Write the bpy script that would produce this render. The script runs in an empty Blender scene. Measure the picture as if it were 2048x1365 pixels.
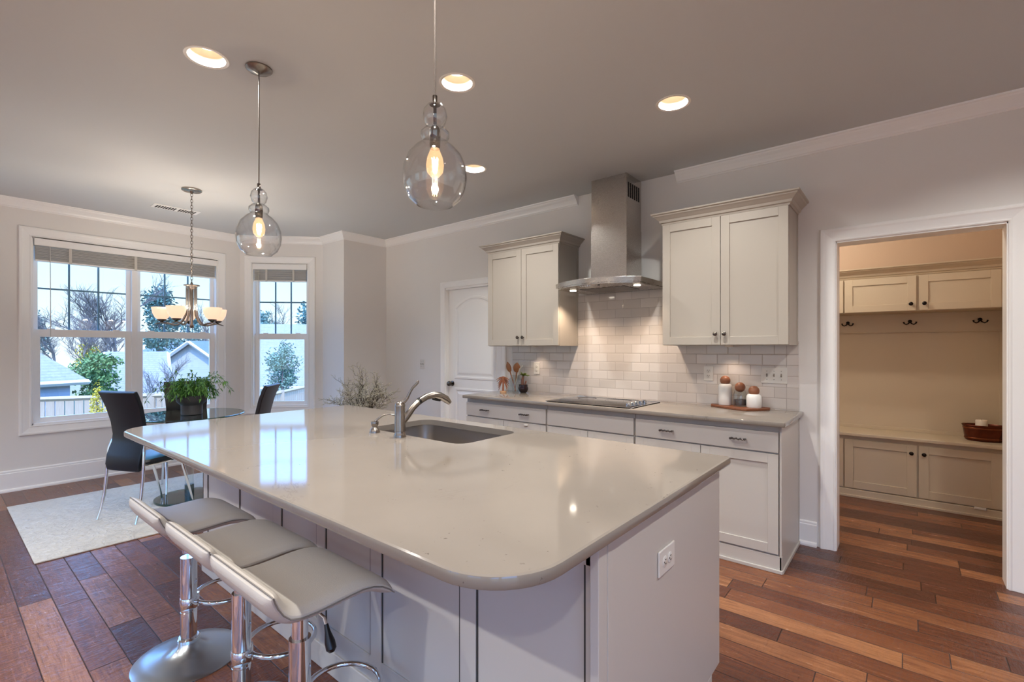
import bpy, bmesh, math, random
from mathutils import Vector, Matrix, Euler
R = math.radians
PI = math.pi
sc = bpy.context.scene
COL = sc.collection

# ---------------------------------------------------------------- camera
F_PX, YAW, CY, EYE = 959.56, R(39.422), 696.6, 1.3529
cam_d = bpy.data.cameras.new('camera')
cam = bpy.data.objects.new('camera', cam_d); COL.objects.link(cam)
cam.location = (0, 0, EYE); cam.rotation_euler = (R(90), 0, YAW)
cam_d.sensor_width = 36; cam_d.lens = F_PX / 2048 * 36
cam_d.shift_y = (CY - 682.5) / 2048
cam_d.clip_start = .02; cam_d.clip_end = 500
sc.camera = cam

# ---------------------------------------------------------------- world, sun, exposure
sc.view_settings.view_transform = 'Standard'; sc.view_settings.look = 'None'
sc.view_settings.gamma = 1; sc.view_settings.use_curve_mapping = False
sc.view_settings.exposure = 0.80
cy = sc.cycles
cy.max_bounces = 10; cy.diffuse_bounces = 8; cy.glossy_bounces = 5; cy.transmission_bounces = 6
cy.transparent_max_bounces = 16; cy.sample_clamp_indirect = 4; cy.caustics_reflective = False; cy.caustics_refractive = False
cy.use_denoising = True
w = bpy.data.worlds.new('sky'); sc.world = w; w.use_nodes = True
nt = w.node_tree; nt.nodes.clear()
tc = nt.nodes.new('ShaderNodeTexCoord'); sx = nt.nodes.new('ShaderNodeSeparateXYZ')
rp = nt.nodes.new('ShaderNodeValToRGB'); bg = nt.nodes.new('ShaderNodeBackground'); wo = nt.nodes.new('ShaderNodeOutputWorld')
nt.links.new(tc.outputs['Generated'], sx.inputs[0]); nt.links.new(sx.outputs['Z'], rp.inputs[0])
nt.links.new(rp.outputs[0], bg.inputs[0]); nt.links.new(bg.outputs[0], wo.inputs[0])
SKY = [(0.0, (.17, .20, .225)), (.125, (.14, .20, .235)), (.17, (.15, .38, .90)), (.40, (.27, .56, 1.2)), (1.0, (.26, .42, .8))]
cr = rp.color_ramp
cr.elements[0].position = 0; cr.elements[0].color = (*SKY[0][1], 1)
cr.elements[1].position = 1; cr.elements[1].color = (*SKY[-1][1], 1)
for p, c in SKY[1:-1]:
    e = cr.elements.new(p); e.color = (*c, 1)
bg.inputs[1].default_value = 4.0
sun_d = bpy.data.lights.new('sun', 'SUN'); sun_d.energy = 2.6; sun_d.angle = R(1); sun_d.color = (1, .95, .88)
sun = bpy.data.objects.new('sun', sun_d); COL.objects.link(sun)
sun.rotation_euler = Vector((-.62, .30, -.72)).to_track_quat('-Z', 'Y').to_euler()

CAN_W, CAN_BACK, CAN_COL = 11.0, 17.0, (1.0, .99, .95)

# ---------------------------------------------------------------- helpers
def lin(h):
    h = h.lstrip('#'); out = []
    for i in (0, 2, 4):
        c = int(h[i:i+2], 16) / 255
        out.append(c / 12.92 if c <= .04045 else ((c + .055) / 1.055) ** 2.4)
    return (*out, 1)

def mat(name, col='#cccccc', rough=.5, metal=0., **k):
    m = bpy.data.materials.new(name); m.use_nodes = True
    b = m.node_tree.nodes['Principled BSDF']
    b.inputs['Base Color'].default_value = lin(col) if isinstance(col, str) else col
    b.inputs['Roughness'].default_value = rough; b.inputs['Metallic'].default_value = metal
    for kk, v in k.items():
        b.inputs[kk.replace('_', ' ')].default_value = v
    return m

class G:                                   # tiny node-graph helper
    def __init__(s, m): s.t = m.node_tree; s.b = s.t.nodes.get('Principled BSDF')
    def n(s, ty, **k):
        x = s.t.nodes.new('ShaderNode' + ty)
        for a, v in k.items(): setattr(x, a, v)
        return x
    def l(s, a, b): s.t.links.new(a, b)
    def v(s, x, sock):                     # socket or constant
        if isinstance(x, (int, float)): sock.default_value = x
        elif isinstance(x, (tuple, list)): sock.default_value = x
        else: s.l(x, sock)
    def math(s, op, a, b=0., c=0.):
        x = s.n('Math', operation=op); s.v(a, x.inputs[0]); s.v(b, x.inputs[1]); s.v(c, x.inputs[2]); return x.outputs[0]
    def mix(s, f, a, b, blend='MIX'):
        x = s.n('Mix', data_type='RGBA', blend_type=blend); s.v(f, x.inputs[0]); s.v(a, x.inputs[6]); s.v(b, x.inputs[7]); return x.outputs[2]
    def ramp(s, f, els):
        x = s.n('ValToRGB'); s.v(f, x.inputs[0]); c = x.color_ramp
        while len(c.elements) < len(els): c.elements.new(.5)
        for e, (p, col) in zip(c.elements, els): e.position = p; e.color = lin(col) if isinstance(col, str) else (*col, 1)
        return x.outputs[0]
    def noise(s, vec, scale, detail=3, rough=.5, dist=0.):
        x = s.n('TexNoise'); x.inputs['Scale'].default_value = scale; x.inputs['Detail'].default_value = detail
        x.inputs['Roughness'].default_value = rough; x.inputs['Distortion'].default_value = dist
        if vec is not None: s.l(vec, x.inputs['Vector'])
        return x.outputs[0]
    def pos(s, scale=(1, 1, 1), obj=False, rot=(0, 0, 0)):
        if obj: src = s.n('TexCoord').outputs['Object']
        else: src = s.n('NewGeometry').outputs['Position']
        m = s.n('Mapping'); s.l(src, m.inputs[0]); m.inputs['Scale'].default_value = scale; m.inputs['Rotation'].default_value = rot
        return m.outputs[0]
    def bump(s, h, strength, dist=.01):
        x = s.n('Bump'); x.inputs['Strength'].default_value = strength; x.inputs['Distance'].default_value = dist
        s.l(h, x.inputs['Height']); s.l(x.outputs[0], s.b.inputs['Normal']); return x

class MB:                                  # mesh builder
    def __init__(s): s.v = []; s.f = []; s.sm = []
    def add(s, vs, fs, smooth=False):
        o = len(s.v); s.v += [tuple(p) for p in vs]; s.f += [tuple(i + o for i in f) for f in fs]; s.sm += [smooth] * len(fs); return s
    def box(s, x0, x1, y0, y1, z0, z1):
        x0, x1 = sorted((x0, x1)); y0, y1 = sorted((y0, y1)); z0, z1 = sorted((z0, z1))
        return s.add([(x0, y0, z0), (x1, y0, z0), (x1, y1, z0), (x0, y1, z0), (x0, y0, z1), (x1, y0, z1), (x1, y1, z1), (x0, y1, z1)],
                     [(3, 2, 1, 0), (4, 5, 6, 7), (0, 1, 5, 4), (1, 2, 6, 5), (2, 3, 7, 6), (3, 0, 4, 7)])
    def lathe(s, prof, c=(0, 0, 0), seg=32, cap=True, axis='z'):
        vs = []; fs = []; n = len(prof)
        for i in range(seg):
            a = 2 * PI * i / seg
            for r, z in prof:
                if axis == 'z': vs.append((c[0] + r * math.cos(a), c[1] + r * math.sin(a), c[2] + z))
                elif axis == 'y': vs.append((c[0] + r * math.cos(a), c[1] + z, c[2] - r * math.sin(a)))
                else: vs.append((c[0] + z, c[1] + r * math.cos(a), c[2] + r * math.sin(a)))
        for i in range(seg):
            j = (i + 1) % seg
            for k in range(n - 1): fs.append((i * n + k, j * n + k, j * n + k + 1, i * n + k + 1))
        s.add(vs, fs, True)
        if cap:
            o = len(s.v) - len(vs)
            if prof[0][0] > 1e-6: s.f.append(tuple(o + i * n for i in range(seg))[::-1]); s.sm.append(False)
            if prof[-1][0] > 1e-6: s.f.append(tuple(o + i * n + n - 1 for i in range(seg))); s.sm.append(False)
        return s
    def tube(s, pts, r, seg=10, closed=False, cap=True, flat=1.):
        pts = [Vector(p) for p in pts]; n = len(pts); rs = r if isinstance(r, (list, tuple)) else [r] * n
        vs = []; fs = []; up = None
        for i, p in enumerate(pts):
            a = pts[(i - 1) % n] if (i or closed) else p; b = pts[(i + 1) % n] if (i < n - 1 or closed) else p
            t = (b - a).normalized()
            if up is None:
                up = Vector((0, 0, 1)) if abs(t.z) < .9 else Vector((1, 0, 0))
            u = (up - t * up.dot(t))
            u = u.normalized() if u.length > 1e-6 else t.orthogonal().normalized()
            up = u; q = t.cross(u)
            for k in range(seg):
                an = 2 * PI * k / seg
                vs.append(p + (u * math.cos(an) * flat + q * math.sin(an)) * rs[i])
        m = n if closed else n - 1
        for i in range(m):
            j = (i + 1) % n
            for k in range(seg):
                l = (k + 1) % seg; fs.append((i * seg + k, i * seg + l, j * seg + l, j * seg + k))
        s.add(vs, fs, True)
        if cap and not closed:
            o = len(s.v) - len(vs)
            s.f.append(tuple(o + k for k in range(seg))[::-1]); s.sm.append(False)
            s.f.append(tuple(o + (n - 1) * seg + k for k in range(seg))); s.sm.append(False)
        return s
    def prism(s, poly, z0, z1):
        n = len(poly)
        vs = [(x, y, z0) for x, y in poly] + [(x, y, z1) for x, y in poly]
        fs = [tuple(range(n))[::-1], tuple(range(n, 2 * n))] + [(i, (i + 1) % n, n + (i + 1) % n, n + i) for i in range(n)]
        return s.add(vs, fs)
    def ball(s, c, r, seg=16, sz=1.):
        n = seg // 2
        return s.lathe([(max(1e-7, r * math.sin(PI * i / n)), -r * sz * math.cos(PI * i / n)) for i in range(n + 1)], c, seg, cap=False)
    def mould(s, prof, path, nrm, closed=False):
        # prof (a,b): a along (nrm x tangent), b along nrm; mitred
        nrm = Vector(nrm).normalized(); pts = [Vector(p) for p in path]; n = len(pts); vs = []; fs = []; k = len(prof)
        for i, p in enumerate(pts):
            ta = (p - pts[i - 1]).normalized() if (i or closed) else None
            tb = (pts[(i + 1) % n] - p).normalized() if (i < n - 1 or closed) else None
            if ta is None: ta = tb
            if tb is None: tb = ta
            la, lb = nrm.cross(ta), nrm.cross(tb); m = (la + lb).normalized(); m /= max(.2, m.dot(la))
            for a, b in prof: vs.append(p + m * a + nrm * b)
        for i in range(n if closed else n - 1):
            j = (i + 1) % n
            for q in range(k):
                r = (q + 1) % k; fs.append((i * k + q, j * k + q, j * k + r, i * k + r))
        if not closed: fs += [tuple(range(k)), tuple(range((n - 1) * k, n * k))[::-1]]
        return s.add(vs, fs)
    def xf(s, m, start=0):
        s.v[start:] = [tuple(m @ Vector(p)) for p in s.v[start:]]; return s
    def rings(s, loops, cap0=True, cap1=True, smooth=True):
        n = len(loops[0]); vs = [p for l in loops for p in l]; fs = []
        for i in range(len(loops) - 1):
            for k in range(n):
                l = (k + 1) % n; fs.append((i * n + k, i * n + l, (i + 1) * n + l, (i + 1) * n + k))
        s.add(vs, fs, smooth); o = len(s.v) - len(vs)
        if cap0: s.f.append(tuple(o + k for k in range(n))[::-1]); s.sm.append(False)
        if cap1: s.f.append(tuple(o + (len(loops) - 1) * n + k for k in range(n))); s.sm.append(False)
        return s

def obj(name, mb, m, parent=None, bevel=0., fix=True, sub=0, **props):
    me = bpy.data.meshes.new(name); me.from_pydata(mb.v, [], mb.f); me.update()
    me.polygons.foreach_set('use_smooth', mb.sm)
    me.materials.append(m)
    if fix:
        bm = bmesh.new(); bm.from_mesh(me); bmesh.ops.recalc_face_normals(bm, faces=bm.faces); bm.to_mesh(me); bm.free()
    if any(mb.sm): me.set_sharp_from_angle(angle=R(38))
    o = bpy.data.objects.new(name, me); COL.objects.link(o)
    if parent is not None: o.parent = parent
    if bevel:
        b = o.modifiers.new('bevel', 'BEVEL'); b.width = bevel; b.segments = 2; b.limit_method = 'ANGLE'; b.angle_limit = R(40); b.harden_normals = False
    if sub:
        q = o.modifiers.new('sub', 'SUBSURF'); q.levels = sub; q.render_levels = sub
    for k, v in props.items(): o[k] = v
    return o

def tag(o, label, cat, group=None, kind=None):
    o['label'] = label; o['category'] = cat
    if group: o['group'] = group
    if kind: o['kind'] = kind
    return o

def thing(name, label, cat, loc=(0, 0, 0), rz=0., group=None):
    o = bpy.data.objects.new(name, None); COL.objects.link(o); o.empty_display_size = .1
    o.location = loc; o.rotation_euler = (0, 0, rz); return tag(o, label, cat, group)

def root(name, loc=(0, 0, 0), rz=0.):
    o = bpy.data.objects.new(name, None); COL.objects.link(o); o.location = loc; o.rotation_euler = (0, 0, rz)
    o['kind'] = 'structure'; return o

def struct(name, mb, m, parent=None, **k):
    o = obj(name, mb, m, parent, **k)
    if parent is None: o['kind'] = 'structure'
    return o

def rrect(x0, x1, y0, y1, r, seg=8, z=None):
    r4 = r if isinstance(r, (list, tuple)) else [r] * 4       # near-left, near-right, far-right, far-left
    out = []
    for (cx, cyy, a0), rr in zip(((x0, y0, 180), (x1, y0, 270), (x1, y1, 0), (x0, y1, 90)), r4):
        sx_ = 1 if cx == x0 else -1; sy_ = 1 if cyy == y0 else -1
        for i in range(seg + 1):
            a = R(a0 + 90 * i / seg)
            p = (cx + sx_ * rr + rr * math.cos(a), cyy + sy_ * rr + rr * math.sin(a))
            out.append(p if z is None else (*p, z))
    return out

def out_at(u, v, d):                       # real place of a point seen at u,v that lies d metres ahead
    r = (u - 1024) / F_PX * d; z = EYE - (v - CY) / F_PX * d
    return Vector((r * math.cos(YAW) - d * math.sin(YAW), r * math.sin(YAW) + d * math.cos(YAW), z))

# ---------------------------------------------------------------- materials
def paint(name, col, rough=.55, bump=.05):
    m = mat(name, col, rough); g = G(m)
    g.bump(g.noise(g.pos(), 260, 2), bump, .002)
    c = g.mix(g.noise(g.pos(), 1.3, 2), lin(col), tuple(x * .97 for x in lin(col)[:3]) + (1,)); g.l(c, g.b.inputs['Base Color'])
    return m
M = {}
M['wall'] = paint('wall_paint', '#ece8e3', .6)
M['mudwall'] = paint('tan_wall_paint', '#c0a78f', .6)
M['ceil'] = paint('ceiling_paint', '#cfd1d1', .7)
M['trim'] = mat('trim_paint', '#f8f6f3', .32)
M['cab'] = mat('cabinet_paint', '#b6ada1', .36)
M['cabw'] = mat('lower_cabinet_paint', '#c5bfb7', .34)
M['mudcab'] = mat('locker_paint', '#c8b9a0', .4)
M['dark'] = mat('dark_gap', '#1c1a19', .7)
M['seam'] = mat('shadow_seam', '#3a3835', .7)
M['plate'] = mat('outlet_plate', '#dcd7cf', .35)
M['chrome'] = mat('chrome', '#e6e8ea', .06, 1.)
M['nickel'] = mat('brushed_nickel', '#9c948c', .26, 1.)
M['dknob'] = mat('dark_nickel', '#6f6760', .25, 1.)
M['bronze'] = mat('oil_bronze', '#2a2320', .35, .8)
M['black'] = mat('black_plastic', '#0b0b0c', .35)
M['ceramic'] = mat('white_ceramic', '#e9e5df', .25)
M['wax'] = mat('candle_wax', '#efe6d6', .45)
M['leaf'] = mat('leaf', '#5f9240', .5)
M['leafd'] = mat('succulent_leaf', '#5f6f22', .5)
M['pot'] = mat('grey_pot', '#4b4748', .55)
M['darkpot'] = mat('dark_glazed_pot', '#24161a', .15)
M['soil'] = mat('soil', '#2b2018', .9)
M['glassblk'] = mat('cooktop_glass', '#0d0d10', .05)
M['blkleather'] = mat('black_leather', '#101820', .32)
M['brownback'] = mat('dark_leather', '#1b1715', .35)
M['shingle'] = None

def metal_brushed(name, col, rough, scale):
    m = mat(name, col, rough, 1.); g = G(m)
    n = g.noise(g.pos(scale), 60, 3)
    g.l(g.math('MULTIPLY_ADD', n, .16, rough - .06), g.b.inputs['Roughness']); g.bump(n, .012, .0004); return m
M['steel'] = metal_brushed('brushed_steel', '#c6c0b9', .24, (1, 1, 14))
M['sink'] = metal_brushed('sink_steel', '#aaa29a', .34, (14, 1, 1))
M['stoolbase'] = mat('satin_metal', '#b9bfc2', .3, 1.)

def leather(name, col, rough):
    m = mat(name, col, rough); g = G(m)
    vo = g.n('TexVoronoi'); vo.inputs['Scale'].default_value = 420; g.l(g.pos(obj=True), vo.inputs['Vector'])
    h = g.math('ADD', vo.outputs['Distance'], g.math('MULTIPLY', g.noise(g.pos(obj=True), 14, 3), 1.2)); g.bump(h, .12, .003); return m
M['greyleather'] = leather('grey_leather', '#c4bbb1', .38)
M['blkleather'] = leather('black_leather', '#0c151d', .3)

def thin_glass(name, tint=(1, 1, 1), rough=.0, boost=1., emit=None):
    m = bpy.data.materials.new(name); m.use_nodes = True; g = G(m); g.t.nodes.clear()
    o = g.n('OutputMaterial'); tr = g.n('BsdfTransparent'); gl = g.n('BsdfGlossy'); mx = g.n('MixShader'); ge = g.n('NewGeometry')
    tr.inputs[0].default_value = (*tint, 1); gl.inputs['Roughness'].default_value = rough
    dt = g.n('VectorMath', operation='DOT_PRODUCT'); g.l(ge.outputs['Incoming'], dt.inputs[0]); g.l(ge.outputs['Normal'], dt.inputs[1])
    sch = g.math('MULTIPLY_ADD', g.math('POWER', g.math('SUBTRACT', 1., g.math('ABSOLUTE', dt.outputs['Value'])), 4.), .9, .045)
    f = g.math('MINIMUM', g.math('MULTIPLY', sch, boost), 1.)
    g.l(f, mx.inputs[0]); g.l(tr.outputs[0], mx.inputs[1]); g.l(gl.outputs[0], mx.inputs[2])
    if emit:
        em = g.n('Emission'); em.inputs[0].default_value = (*emit[0], 1); em.inputs[1].default_value = emit[1]
        ad = g.n('AddShader'); g.l(mx.outputs[0], ad.inputs[0]); g.l(em.outputs[0], ad.inputs[1]); g.l(ad.outputs[0], o.inputs[0])
    else: g.l(mx.outputs[0], o.inputs[0])
    return m
M['pane'] = thin_glass('window_glass', (.97, .99, .99))
M['pglass'] = thin_glass('clear_blown_glass', (.988, .99, .99), 0., 1.7)
M['jar'] = thin_glass('jar_glass', (.95, .97, .965), 0., 1.2)
M['tglass'] = thin_glass('green_tint_glass', (.62, .80, .76), 0., 1.3)
M['tedge'] = thin_glass('glass_edge', (.10, .34, .30), .05, 1.3)
M['bulbglass'] = thin_glass('amber_bulb_glass', (1, .90, .74), 0., 1.2, ((1., .55, .28), .35))

def emis(name, col, s, base=None):
    m = mat(name, base or '#ffffff', .4); b = m.node_tree.nodes['Principled BSDF']
    b.inputs['Emission Color'].default_value = (*col, 1); b.inputs['Emission Strength'].default_value = s; return m
M['lens'] = emis('lamp_lens', (1, .93, .82), 3)
M['filament'] = emis('filament', (1, .72, .40), 26)
M['shade'] = emis('frosted_lamp_shade', (1, .66, .44), .52, '#e9d3bf')
M['core'] = emis('lamp_bulb', (1, .85, .68), 3.5)
M['hoodled'] = emis('hood_lamp', (1, .9, .75), 14)

# quartz
m = M['quartz'] = mat('quartz', '#d9cfc5', .07); g = G(m); P = g.pos()
n1 = g.noise(P, 2.2, 8, .62, 1.6)
vein = g.math('ABSOLUTE', g.math('SUBTRACT', n1, .5))
v1 = g.ramp(vein, [(0, (1, 1, 1)), (.008, (.0, .0, .0)), (1, (0, 0, 0))])
patch = g.ramp(g.noise(P, 1.7, 2), [(.55, (0, 0, 0)), (.68, (1, 1, 1))])
spec = g.ramp(g.noise(P, 75, 2, .5), [(.70, (0, 0, 0)), (.76, (1, 1, 1))])
gate = g.ramp(g.noise(P, 6, 2), [(.52, (0, 0, 0)), (.66, (1, 1, 1))])
base = g.mix(g.noise(P, 3, 4), lin('#8f857b'), lin('#827970'))
c = g.mix(g.math('MULTIPLY', g.math('MULTIPLY', v1, patch), .8), base, lin('#5f564e'))
c = g.mix(g.math('MULTIPLY', g.math('MULTIPLY', spec, gate), .8), c, lin('#4a423b'))
g.l(c, g.b.inputs['Base Color'])

# subway tile, running bond, on the back wall
m = M['tile'] = mat('subway_tile', '#d8cfc8', .1); g = G(m); P = g.pos()
mp = g.n('Mapping'); g.l(P, mp.inputs[0]); mp.inputs['Rotation'].default_value = (R(90), 0, 0); mp.inputs['Location'].default_value = (.577, .0, 0)
def tile_nodes(g, P, w_, h_, gx, x_off, z_off):
    s3 = g.n('SeparateXYZ'); g.l(P, s3.inputs[0])
    zz = g.math('DIVIDE', g.math('SUBTRACT', s3.outputs['Z'], z_off), h_); row = g.math('FLOOR', zz)
    sh = g.math('MULTIPLY', g.math('MODULO', g.math('ADD', row, 40), 2), .5)
    xx = g.math('ADD', g.math('DIVIDE', g.math('SUBTRACT', s3.outputs['X'], x_off), w_), sh); cidx = g.math('FLOOR', xx)
    fx = g.math('SUBTRACT', xx, cidx); fz = g.math('SUBTRACT', zz, row)
    dx = g.math('MULTIPLY', g.math('SUBTRACT', .5, g.math('ABSOLUTE', g.math('SUBTRACT', fx, .5))), w_)
    dz = g.math('MULTIPLY', g.math('SUBTRACT', .5, g.math('ABSOLUTE', g.math('SUBTRACT', fz, .5))), h_)
    d = g.math('MINIMUM', dx, dz)
    idv = g.n('CombineXYZ'); g.l(row, idv.inputs[0]); g.l(cidx, idv.inputs[1])
    wn = g.n('TexWhiteNoise', noise_dimensions='3D'); g.l(idv.outputs[0], wn.inputs['Vector'])
    return d, wn
d, wn = tile_nodes(g, P, .156, .0777, .002, -.651, .9185)
sxe = g.n('SeparateXYZ'); g.l(P, sxe.inputs[0]); d = g.math('MINIMUM', d, g.math('ABSOLUTE', g.math('ADD', sxe.outputs['X'], .652)))
gr = g.ramp(g.math('DIVIDE', d, .004), [(.28, (1, 1, 1)), (.40, (0, 0, 0))])
tc_ = g.mix(wn.outputs['Value'], lin('#d6cdc6'), lin('#c9c0b8'))
g.l(g.mix(gr, tc_, lin('#a79b92')), g.b.inputs['Base Color'])
g.l(g.math('MULTIPLY_ADD', gr, .6, .09), g.b.inputs['Roughness'])
hh = g.math('MINIMUM', g.math('DIVIDE', d, .006), 1.)
# each tile set at a slightly different tilt
cv = g.n('SeparateXYZ'); g.l(wn.outputs['Color'], cv.inputs[0]); ps = g.n('SeparateXYZ'); g.l(P, ps.inputs[0])
tilt = g.math('MULTIPLY', g.math('SUBTRACT', cv.outputs[0], .5), g.math('MULTIPLY', ps.outputs['X'], 1.1))
tilt2 = g.math('MULTIPLY', g.math('SUBTRACT', cv.outputs[1], .5), g.math('MULTIPLY', ps.outputs['Z'], 1.1))
hh = g.math('ADD', hh, g.math('ADD', tilt, tilt2)); hh = g.math('ADD', hh, g.math('MULTIPLY', g.noise(P, 22, 2), .35))
g.bump(hh, .22, .004)

# hardwood planks along X, 12.8 cm wide
m = M['floor'] = mat('hardwood', '#6b4028', .25); g = G(m); P = g.pos(); s3 = g.n('SeparateXYZ'); g.l(P, s3.inputs[0])
PW = .1285
yy = g.math('DIVIDE', g.math('SUBTRACT', s3.outputs['Y'], .04), PW); row = g.math('FLOOR', yy); fy = g.math('SUBTRACT', yy, row)
w1 = g.n('TexWhiteNoise', noise_dimensions='1D'); g.l(row, w1.inputs['W'])
w2 = g.n('TexWhiteNoise', noise_dimensions='1D'); g.l(g.math('ADD', row, 77.3), w2.inputs['W'])
ln = g.math('MULTIPLY_ADD', w2.outputs['Value'], .5, .65)
xx = g.math('DIVIDE', g.math('ADD', s3.outputs['X'], g.math('MULTIPLY', w1.outputs['Value'], 5.3)), ln); ci = g.math('FLOOR', xx); fx = g.math('SUBTRACT', xx, ci)
iv = g.n('CombineXYZ'); g.l(row, iv.inputs[0]); g.l(ci, iv.inputs[1])
wn = g.n('TexWhiteNoise', noise_dimensions='3D'); g.l(iv.outputs[0], wn.inputs['Vector'])
dx = g.math('MULTIPLY', g.math('SUBTRACT', .5, g.math('ABSOLUTE', g.math('SUBTRACT', fx, .5))), ln)
dy = g.math('MULTIPLY', g.math('SUBTRACT', .5, g.math('ABSOLUTE', g.math('SUBTRACT', fy, .5))), PW)
dd = g.math('MINIMUM', dx, dy)
off = g.n('VectorMath', operation='SCALE'); g.l(wn.outputs['Color'], off.inputs[0]); off.inputs['Scale'].default_value = 9
pv = g.n('VectorMath', operation='ADD'); g.l(P, pv.inputs[0]); g.l(off.outputs[0], pv.inputs[1])
st = g.n('Mapping'); g.l(pv.outputs[0], st.inputs[0]); st.inputs['Scale'].default_value = (1.3, 11, 11)
grain = g.noise(st.outputs[0], 3.2, 9, .68, 1.2)
st2 = g.n('Mapping'); g.l(pv.outputs[0], st2.inputs[0]); st2.inputs['Scale'].default_value = (3, 60, 60)
fine = g.noise(st2.outputs[0], 2.5, 5, .7)
tone = g.math('ADD', g.math('MULTIPLY_ADD', wn.outputs['Value'], .46, .11), g.math('MULTIPLY', grain, .55))
col = g.ramp(tone, [(.20, '#3c1f14'), (.45, '#5a3020'), (.68, '#7d4b30'), (.92, '#aa744d')])
col = g.mix(g.math('MULTIPLY', g.ramp(fine, [(.45, (0, 0, 0)), (.7, (1, 1, 1))]), .35), col, lin('#2e170f'))
seam = g.ramp(g.math('DIVIDE', dd, .004), [(.30, (1, 1, 1)), (.55, (0, 0, 0))])
g.l(g.mix(g.math('MULTIPLY', seam, .75), col, lin('#1c0e09')), g.b.inputs['Base Color'])
# hand-scraped relief
sc1 = g.n('Mapping'); g.l(pv.outputs[0], sc1.inputs[0]); sc1.inputs['Scale'].default_value = (26, 7, 7)
scr = g.noise(sc1.outputs[0], 1.6, 3, .6, 2.2)
h = g.math('ADD', g.math('MULTIPLY', scr, .55), g.math('MULTIPLY', g.math('MINIMUM', g.math('DIVIDE', dd, .003), 1.), .5))
h = g.math('ADD', h, g.math('MULTIPLY', fine, .12)); g.bump(h, .9, .009)
g.l(g.math('MULTIPLY_ADD', grain, .16, .17), g.b.inputs['Roughness'])

# rug
m = M['rug'] = mat('rug_pile', '#d9d2c4', .95); g = G(m); P = g.pos((1, 1, 1))
wv = g.noise(P, 15, 5, .6, 2.2); g.l(g.mix(wv, lin('#c3bbae'), lin('#e6e0d4')), g.b.inputs['Base Color']); g.bump(wv, 1., .02)

def wood(name, c1, c2, scale=(2, 30, 30), rough=.45):
    m = mat(name, c1, rough); g = G(m); n = g.noise(g.pos(scale, obj=True), 2, 5, .6, .8); g.l(g.mix(n, lin(c1), lin(c2)), g.b.inputs['Base Color']); return m
M['board'] = wood('acacia_wood', '#5a2f1c', '#8f5636', (6, 40, 40))
M['walnut'] = wood('wooden_lid', '#7a4a33', '#9a6244', (8, 8, 60))
M['spoon'] = wood('wooden_spoon', '#7b4a2c', '#9c683f', (10, 10, 60))
M['carved'] = wood('carved_wood', '#7a4630', '#a86c4c', (20, 20, 30))
M['copper'] = mat('copper_tub', '#4a1d10', .22, .55); g = G(M['copper']); g.l(g.mix(g.noise(g.pos(), 18, 3), lin('#2e0f08'), lin('#7a3418')), g.b.inputs['Base Color'])
M['coffee'] = mat('coffee_beans', '#3a1f18', .6)
M['twig'] = mat('dry_twig', '#4a3f33', .8); M['bud'] = mat('pale_buds', '#dcd7c2', .7)
# exterior
M['grass'] = mat('lawn', '#8b9068', .95)
g = G(M['grass']); g.l(g.mix(g.noise(g.pos(), 3, 5), lin('#6f7250'), lin('#8f866a')), g.b.inputs['Base Color'])
def shingle(name, c1, c2):
    m = mat(name, c1, .9); g = G(m); P = g.pos((1, 1, 1))
    s3 = g.n('SeparateXYZ'); g.l(P, s3.inputs[0])
    st = g.math('FRACT', g.math('MULTIPLY', s3.outputs['Z'], 11)); n = g.noise(P, 9, 4, .7)
    f = g.math('ADD', g.math('MULTIPLY', n, .8), g.math('MULTIPLY', st, .3)); g.l(g.mix(f, lin(c1), lin(c2)), g.b.inputs['Base Color']); return m
M['shingle'] = shingle('grey_shingles', '#5c5e64', '#98999e')
M['shingleb'] = shingle('blue_grey_shingles', '#4a5a6e', '#66768a')
def siding(name, c):
    m = mat(name, c, .7); g = G(m); s3 = g.n('SeparateXYZ'); g.l(g.pos(), s3.inputs[0])
    st = g.math('FRACT', g.math('MULTIPLY', s3.outputs['Z'], 8.)); f = g.ramp(st, [(0, (1, 1, 1)), (.16, (0, 0, 0))])
    g.l(g.mix(g.math('MULTIPLY', f, .35), lin(c), lin('#6f7780')), g.b.inputs['Base Color']); g.bump(st, .5, .02); return m
M['sidingw'] = siding('white_siding', '#a9acb0'); M['sidingb'] = siding('blue_siding', '#8f99ab')
M['extwhite'] = mat('white_fascia', '#b8bbbf', .6)
M['fence'] = wood('weathered_fence', '#8d8074', '#aea398', (30, 30, 2), .9)
M['bark'] = mat('bark', '#5c5a5c', .9)
def foliage(name, c1, c2):
    m = mat(name, c1, .8); g = G(m); g.l(g.mix(g.noise(g.pos(), 4, 3), lin(c1), lin(c2)), g.b.inputs['Base Color']); return m
M['ever'] = foliage('evergreen_needles', '#35595c', '#5f8580'); M['bush'] = foliage('bush_leaves', '#3f6a42', '#6f8d58')
M['yellow'] = foliage('yellow_blossom', '#a89a2a', '#cbb944'); M['pale'] = foliage('grey_green_leaves', '#3f6459', '#7f9a8c')

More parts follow.
